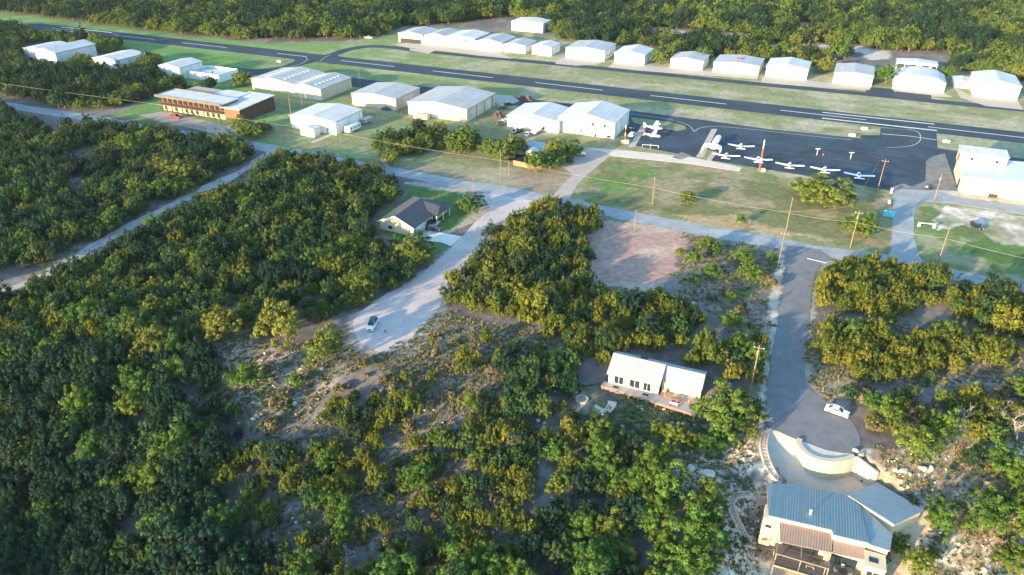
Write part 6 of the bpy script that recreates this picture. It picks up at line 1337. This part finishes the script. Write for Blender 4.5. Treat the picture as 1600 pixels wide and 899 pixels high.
def woodland(name,k,pts):
    n=len(pts)
    if not n: return
    P=np.array(pts); me=bpy.data.meshes.new(name); me.vertices.add(n); me.vertices.foreach_set('co',P[:,:3].ravel().astype(np.float32))
    var=r2.integers(0,VAR[k],n).astype(np.int32)
    a=me.attributes.new('variant','INT','POINT'); a.data.foreach_set('value',var)
    a=me.attributes.new('size','FLOAT','POINT'); a.data.foreach_set('value',P[:,3].astype(np.float32))
    a=me.attributes.new('turn','FLOAT','POINT'); a.data.foreach_set('value',P[:,4].astype(np.float32))
    o=bpy.data.objects.new(name,me); COL.objects.link(o)
    ng=bpy.data.node_groups.new(name,'GeometryNodeTree'); ng.interface.new_socket('Geometry',in_out='INPUT',socket_type='NodeSocketGeometry'); ng.interface.new_socket('Geometry',in_out='OUTPUT',socket_type='NodeSocketGeometry')
    N=ng.nodes; L=ng.links; gi_=N.new('NodeGroupInput'); go=N.new('NodeGroupOutput'); j=N.new('GeometryNodeJoinGeometry')
    def attr(nm,ty): q=N.new('GeometryNodeInputNamedAttribute'); q.data_type=ty; q.inputs['Name'].default_value=nm; return q.outputs['Attribute']
    av=attr('variant','INT'); asz=attr('size','FLOAT'); at_=attr('turn','FLOAT'); cx=N.new('ShaderNodeCombineXYZ'); L.new(at_,cx.inputs[2])
    for v in range(VAR[k]):
        if (k,v) not in SRC: continue
        jj=N.new('GeometryNodeJoinGeometry')
        for ob in SRC[(k,v)]:
            q=N.new('GeometryNodeObjectInfo'); q.inputs['Object'].default_value=ob; L.new(q.outputs['Geometry'],jj.inputs[0])
        cmp=N.new('FunctionNodeCompare'); cmp.data_type='INT'; cmp.operation='EQUAL'; L.new(av,cmp.inputs[2]); cmp.inputs[3].default_value=v
        ip=N.new('GeometryNodeInstanceOnPoints'); L.new(gi_.outputs[0],ip.inputs['Points']); L.new(cmp.outputs[0],ip.inputs['Selection']); L.new(jj.outputs[0],ip.inputs['Instance']); L.new(cx.outputs[0],ip.inputs['Rotation']); L.new(asz,ip.inputs['Scale'])
        L.new(ip.outputs[0],j.inputs[0])
    L.new(j.outputs[0],go.inputs[0]); md=o.modifiers.new('scatter','NODES'); md.node_group=ng
    tag(o,kind='stuff'); return o
for k,nm in (('juniper','juniper_woodland'),('juniper_sun_tint','golden_juniper_woodland'),('cedar_shade_tint','cedar_woodland'),('oak','oak_woodland'),('elm','elm_woodland'),('shrub','shrubland'),('scrub','dry_scrub')): woodland(nm,k,rem[k])  # golden woodland uses the juniper leaves with sunlight in their colour
# dead and bare trees
BARE=[bare_mesh(101,5.2),bare_mesh(102,4.6),bare_mesh(103,4.0,1.3),bare_mesh(104,3.2,1.6)]
BL=[((1178,668),1.35,3,'large bare branched pale tree beside the street end'),((1166,655),1.0,1,'smaller bare tree behind the large bare one'),((262,735),1.0,2,'dead grey tree under the bright green valley tree'),((185,890),1.0,3,'dead white branched tree at the bottom left corner'),((305,505),.9,1,'leafless tree above the orange yellow oak'),((285,510),.8,2,'leafless tree among the dark woods near the orange oaks'),((175,640),.8,3,'small dead tree in the left valley'),
 ((1425,690),.9,2,'bare grey tree in the scrub above the leaning green tree'),((1500,672),1.0,1,'bare branched tree in the middle of the right hand scrub'),((1560,668),1.1,2,'bare branched tree at the right end of the scrub'),((1590,690),.9,0,'bare tree at the right edge above the orange bank'),((602,268),.9,1,'pale leafless tree near the bend above the bungalow'),((540,880),.9,3,'dead tree low in the middle foreground'),((810,700),.8,2,'dead tree inside the middle slope'),((975,868),1.1,3,'arched dead limbs in the dark hollow'),((290,600),.9,2,'dead limbs above the stony clearing'),((210,680),.9,3,'tangled dead tree in the dark valley')]
for p,s,v,lab in BL:
    x,y,z=GT(*p); o=thing('bare_tree',lab,'bare tree',(x,y,z),random.random()*6,None,s*1.45); c=bpy.data.objects.new('branches',BARE[v]); c.parent=o; COL.objects.link(c)
# fallen logs
LG=[((380,548),4,30,'fallen pale log in the stony clearing'),((372,542),3,70,'thinner log crossing the pale fallen log'),((270,625),3.5,40,'fallen log on the left of the stony slope'),((330,640),3,35,'fallen branch at the foot of the stony slope'),((415,560),2.5,60,'short dark log near the red earth')]
for p,l,a_,lab in LG:
    x,y,z=GT(*p); o=thing('fallen_log',lab,'log',(x,y,z),R(a_)); MB().tube([(-l/2,0,.15),(0,.1,.22),(l/2,-.1,.15)],[.16,.14,.08],6).build('stem',M_pale,o); MB().tube([(0,.1,.2),(l*.3,.8,.35)],[.07,.03],5).build('branch',M_pale,o)
# boulders
def rock_mesh(seed):
    r=np.random.default_rng(seed); bm=bmesh.new(); bmesh.ops.create_icosphere(bm,subdivisions=2,radius=1)
    cut=[(r.normal(size=3),.55+.35*r.random()) for _ in range(9)]
    for v in bm.verts:
        p=np.array(v.co)
        for n_,d_ in cut:
            n_=n_/np.linalg.norm(n_); q=p@n_
            if q>d_: p=p-n_*(q-d_)
        p=p+r.normal(size=3)*.03; v.co=Vector(p*np.array([1,.8,.5]))
    me=bpy.data.meshes.new('stone'); bm.to_mesh(me); bm.free(); me.materials.append(M_stone); return me
RM=[rock_mesh(i) for i in range(5)]
BO=[((1103,742),2.2,'big pale boulder at the end of the rocky shelf'),((1078,735),1.8,'pale boulder just left of the biggest one'),((1060,722),1.5,'pale boulder at the upper end of the rocky shelf'),((1120,755),1.2,'smaller boulder below the biggest one'),((1398,735),1.0,'white rock nearest the court wall on the brown bank'),((1410,737),1.3,'flat white rock in the middle of the brown bank'),((1421,742),.8,'small white rock on the brown bank'),((1440,732),1.3,'white rock under the forked tree'),((1455,733),1.1,'white rock right of the forked tree'),((1336,705),1.0,'tan boulder at the edge of the paved court'),((1345,712),1.0,'second tan boulder at the edge of the paved court'),((460,632),1.1,'white boulder on the stony slope'),((395,655),.9,'pale boulder low on the stony slope')]
for i,(p,s,lab) in enumerate(BO):
    x,y,z=GT(*p); o=bpy.data.objects.new('boulder',RM[i%5]); COL.objects.link(o); o.location=(x,y,z+.1*s); o.rotation_euler=(0,0,i*1.3); o.scale=(s*.8,s*.7,s*.9); tag(o,lab,'boulder')
# scattered stones, grass tufts and leaf litter: stuff
def scatter(name,polys,n,src,smin,smax,seed,thr=None,ns=3):
    r=np.random.default_rng(seed); P=[]
    for poly,k in polys:
        a=np.array([G(p[0],p[1],0) for p in poly]); x0,y0=a.min(0)-8;x1,y1=a.max(0)+8
        m_=int(n*k); xx=r.uniform(x0,x1,m_*3); yy=r.uniform(y0,y1,m_*3); zz=H1(xx,yy); u,v=PX(xx,yy,zz); u=u+(vnoise(xx,yy,5)-.5)*34; v=v+(vnoise(xx+30,yy,5)-.5)*20; ok=inpoly(u,v,poly)
        if thr: ok&=(vnoise(xx,yy,ns)*.5+vnoise(xx+4,yy+4*1.7,ns*.5)*.5)>thr
        for e_ in EXCL[5:12]: ok&=~inpoly(u,v,e_)
        s_=np.nonzero(ok)[0][:m_]; P+=[(xx[i],yy[i],zz[i],r.uniform(smin,smax)*(1 if r.random()<.85 else 1.8),r.uniform(0,6.28)) for i in s_]
    me=bpy.data.meshes.new(name); P=np.array(P); k=len(P); vs=[];fs=[];base=0
    sv=[np.array([v.co[:] for v in m.vertices]) for m in src]; sf=[np.array([list(p.vertices) for p in m.polygons]) for m in src]
    V=[];F=[]
    for i in range(k):
        j=i%len(src); c,s_=math.cos(P[i,4]),math.sin(P[i,4]); q=sv[j]*P[i,3]; q=np.stack([q[:,0]*c-q[:,1]*s_,q[:,0]*s_+q[:,1]*c,q[:,2]],1)+P[i,:3]; V.append(q); F.append(sf[j]+base); base+=len(q)
    V=np.concatenate(V);F=np.concatenate(F); w=F.shape[1]
    me.vertices.add(len(V)); me.vertices.foreach_set('co',V.ravel().astype(np.float32)); me.loops.add(F.size); me.loops.foreach_set('vertex_index',F.ravel()); me.polygons.add(len(F)); me.polygons.foreach_set('loop_start',np.arange(0,F.size,w)); me.polygons.foreach_set('loop_total',np.full(len(F),w)); me.update(calc_edges=True)
    me.materials.append(src[0].materials[0]); o=bpy.data.objects.new(name,me); COL.objects.link(o); return tag(o,kind='stuff')
def small_rock(seed):
    r=np.random.default_rng(seed); bm=bmesh.new(); bmesh.ops.create_icosphere(bm,subdivisions=1,radius=1)
    for v in bm.verts: v.co=Vector(np.array(v.co)*np.array([1,.75,.5])*(1+r.normal()*.15))
    me=bpy.data.meshes.new('stone'); bm.to_mesh(me); bm.free(); me.materials.append(M_stone); return me
SRK=[small_rock(i) for i in range(4)]
scatter('loose_limestone',[(SL,.3),(RK,1.0),(RK2,.7),([(400,640),(640,600),(930,600),(1120,640),(1180,700),(1180,899),(400,899)],.4)],1200,SRK,.12,.42,3,.5)
def tuft(seed,m_,n=16,h=.55,w=.3,bl=.09):
    r=np.random.default_rng(seed); V=[];F=[]
    for i in range(n):
        a_=r.random()*6.28; d=np.array([math.cos(a_),math.sin(a_),0]); p=d*r.random()*w*.5; t_=np.array([-d[1],d[0],0])*bl; tp=p+d*w*r.random()+np.array([0,0,h*(.5+.6*r.random())]); b0=len(V); V+=[p-t_,p+t_,tp]; F.append((b0,b0+1,b0+2))
    me=bpy.data.meshes.new('tuft'); me.from_pydata([tuple(v) for v in V],[],F); me.materials.append(m_); return me
M_dry=mat('dry_grass',(.34,.24,.14),.95,.25,6,col2=(.20,.17,.10)); M_gg=mat('green_grass',(.10,.15,.04),.95,.3,6,col2=(.17,.17,.07))
OPEN=[([(690,490),(860,520),(905,560),(800,640),(620,630),(575,565)],1.3),(SL,.8),([(1062,362),(1205,390),(1205,520),(1150,520),(1050,450)],.45),([(430,690),(640,600),(860,640),(800,860),(420,860)],1.5),([(1262,500),(1600,500),(1600,600),(1340,600),(1300,640),(1260,600)],1.2),([(1120,660),(1190,665),(1190,899),(1100,899),(1000,700)],.7),(RK2,1.4),([(0,200),(400,230),(60,430),(0,430)],1.0),([(60,455),(400,260),(600,290),(640,400),(420,520),(100,520)],1.3)]
scatter('dry_grass_tufts',OPEN,2600,[tuft(i,M_dry) for i in range(4)],.35,.8,8)
scatter('green_ground_cover',OPEN+[([(905,600),(1090,640),(1120,680),(1000,690),(890,690)],.8)],1500,[tuft(i+9,M_gg,22,.4,.6,.14) for i in range(4)],.35,.9,9)

# ------------------------------------------------------------ haze in the air over the whole place
hz=MB().box(-4500,4500,-1000,9500,-75,101).build('haze',mat('haze_skin',(1,1,1))); hz.data.materials.clear()
hm=bpy.data.materials.new('haze_air'); hm.use_nodes=True; t=hm.node_tree; t.nodes.clear(); out=t.nodes.new('ShaderNodeOutputMaterial'); pv=t.nodes.new('ShaderNodeVolumePrincipled')
pv.inputs['Color'].default_value=(.80,.88,1,1); pv.inputs['Density'].default_value=.00003; pv.inputs['Anisotropy'].default_value=0.0; t.links.new(pv.outputs[0],out.inputs['Volume'])
hz.data.materials.append(hm); tag(hz,kind='stuff')
S.cycles.volume_bounces=0
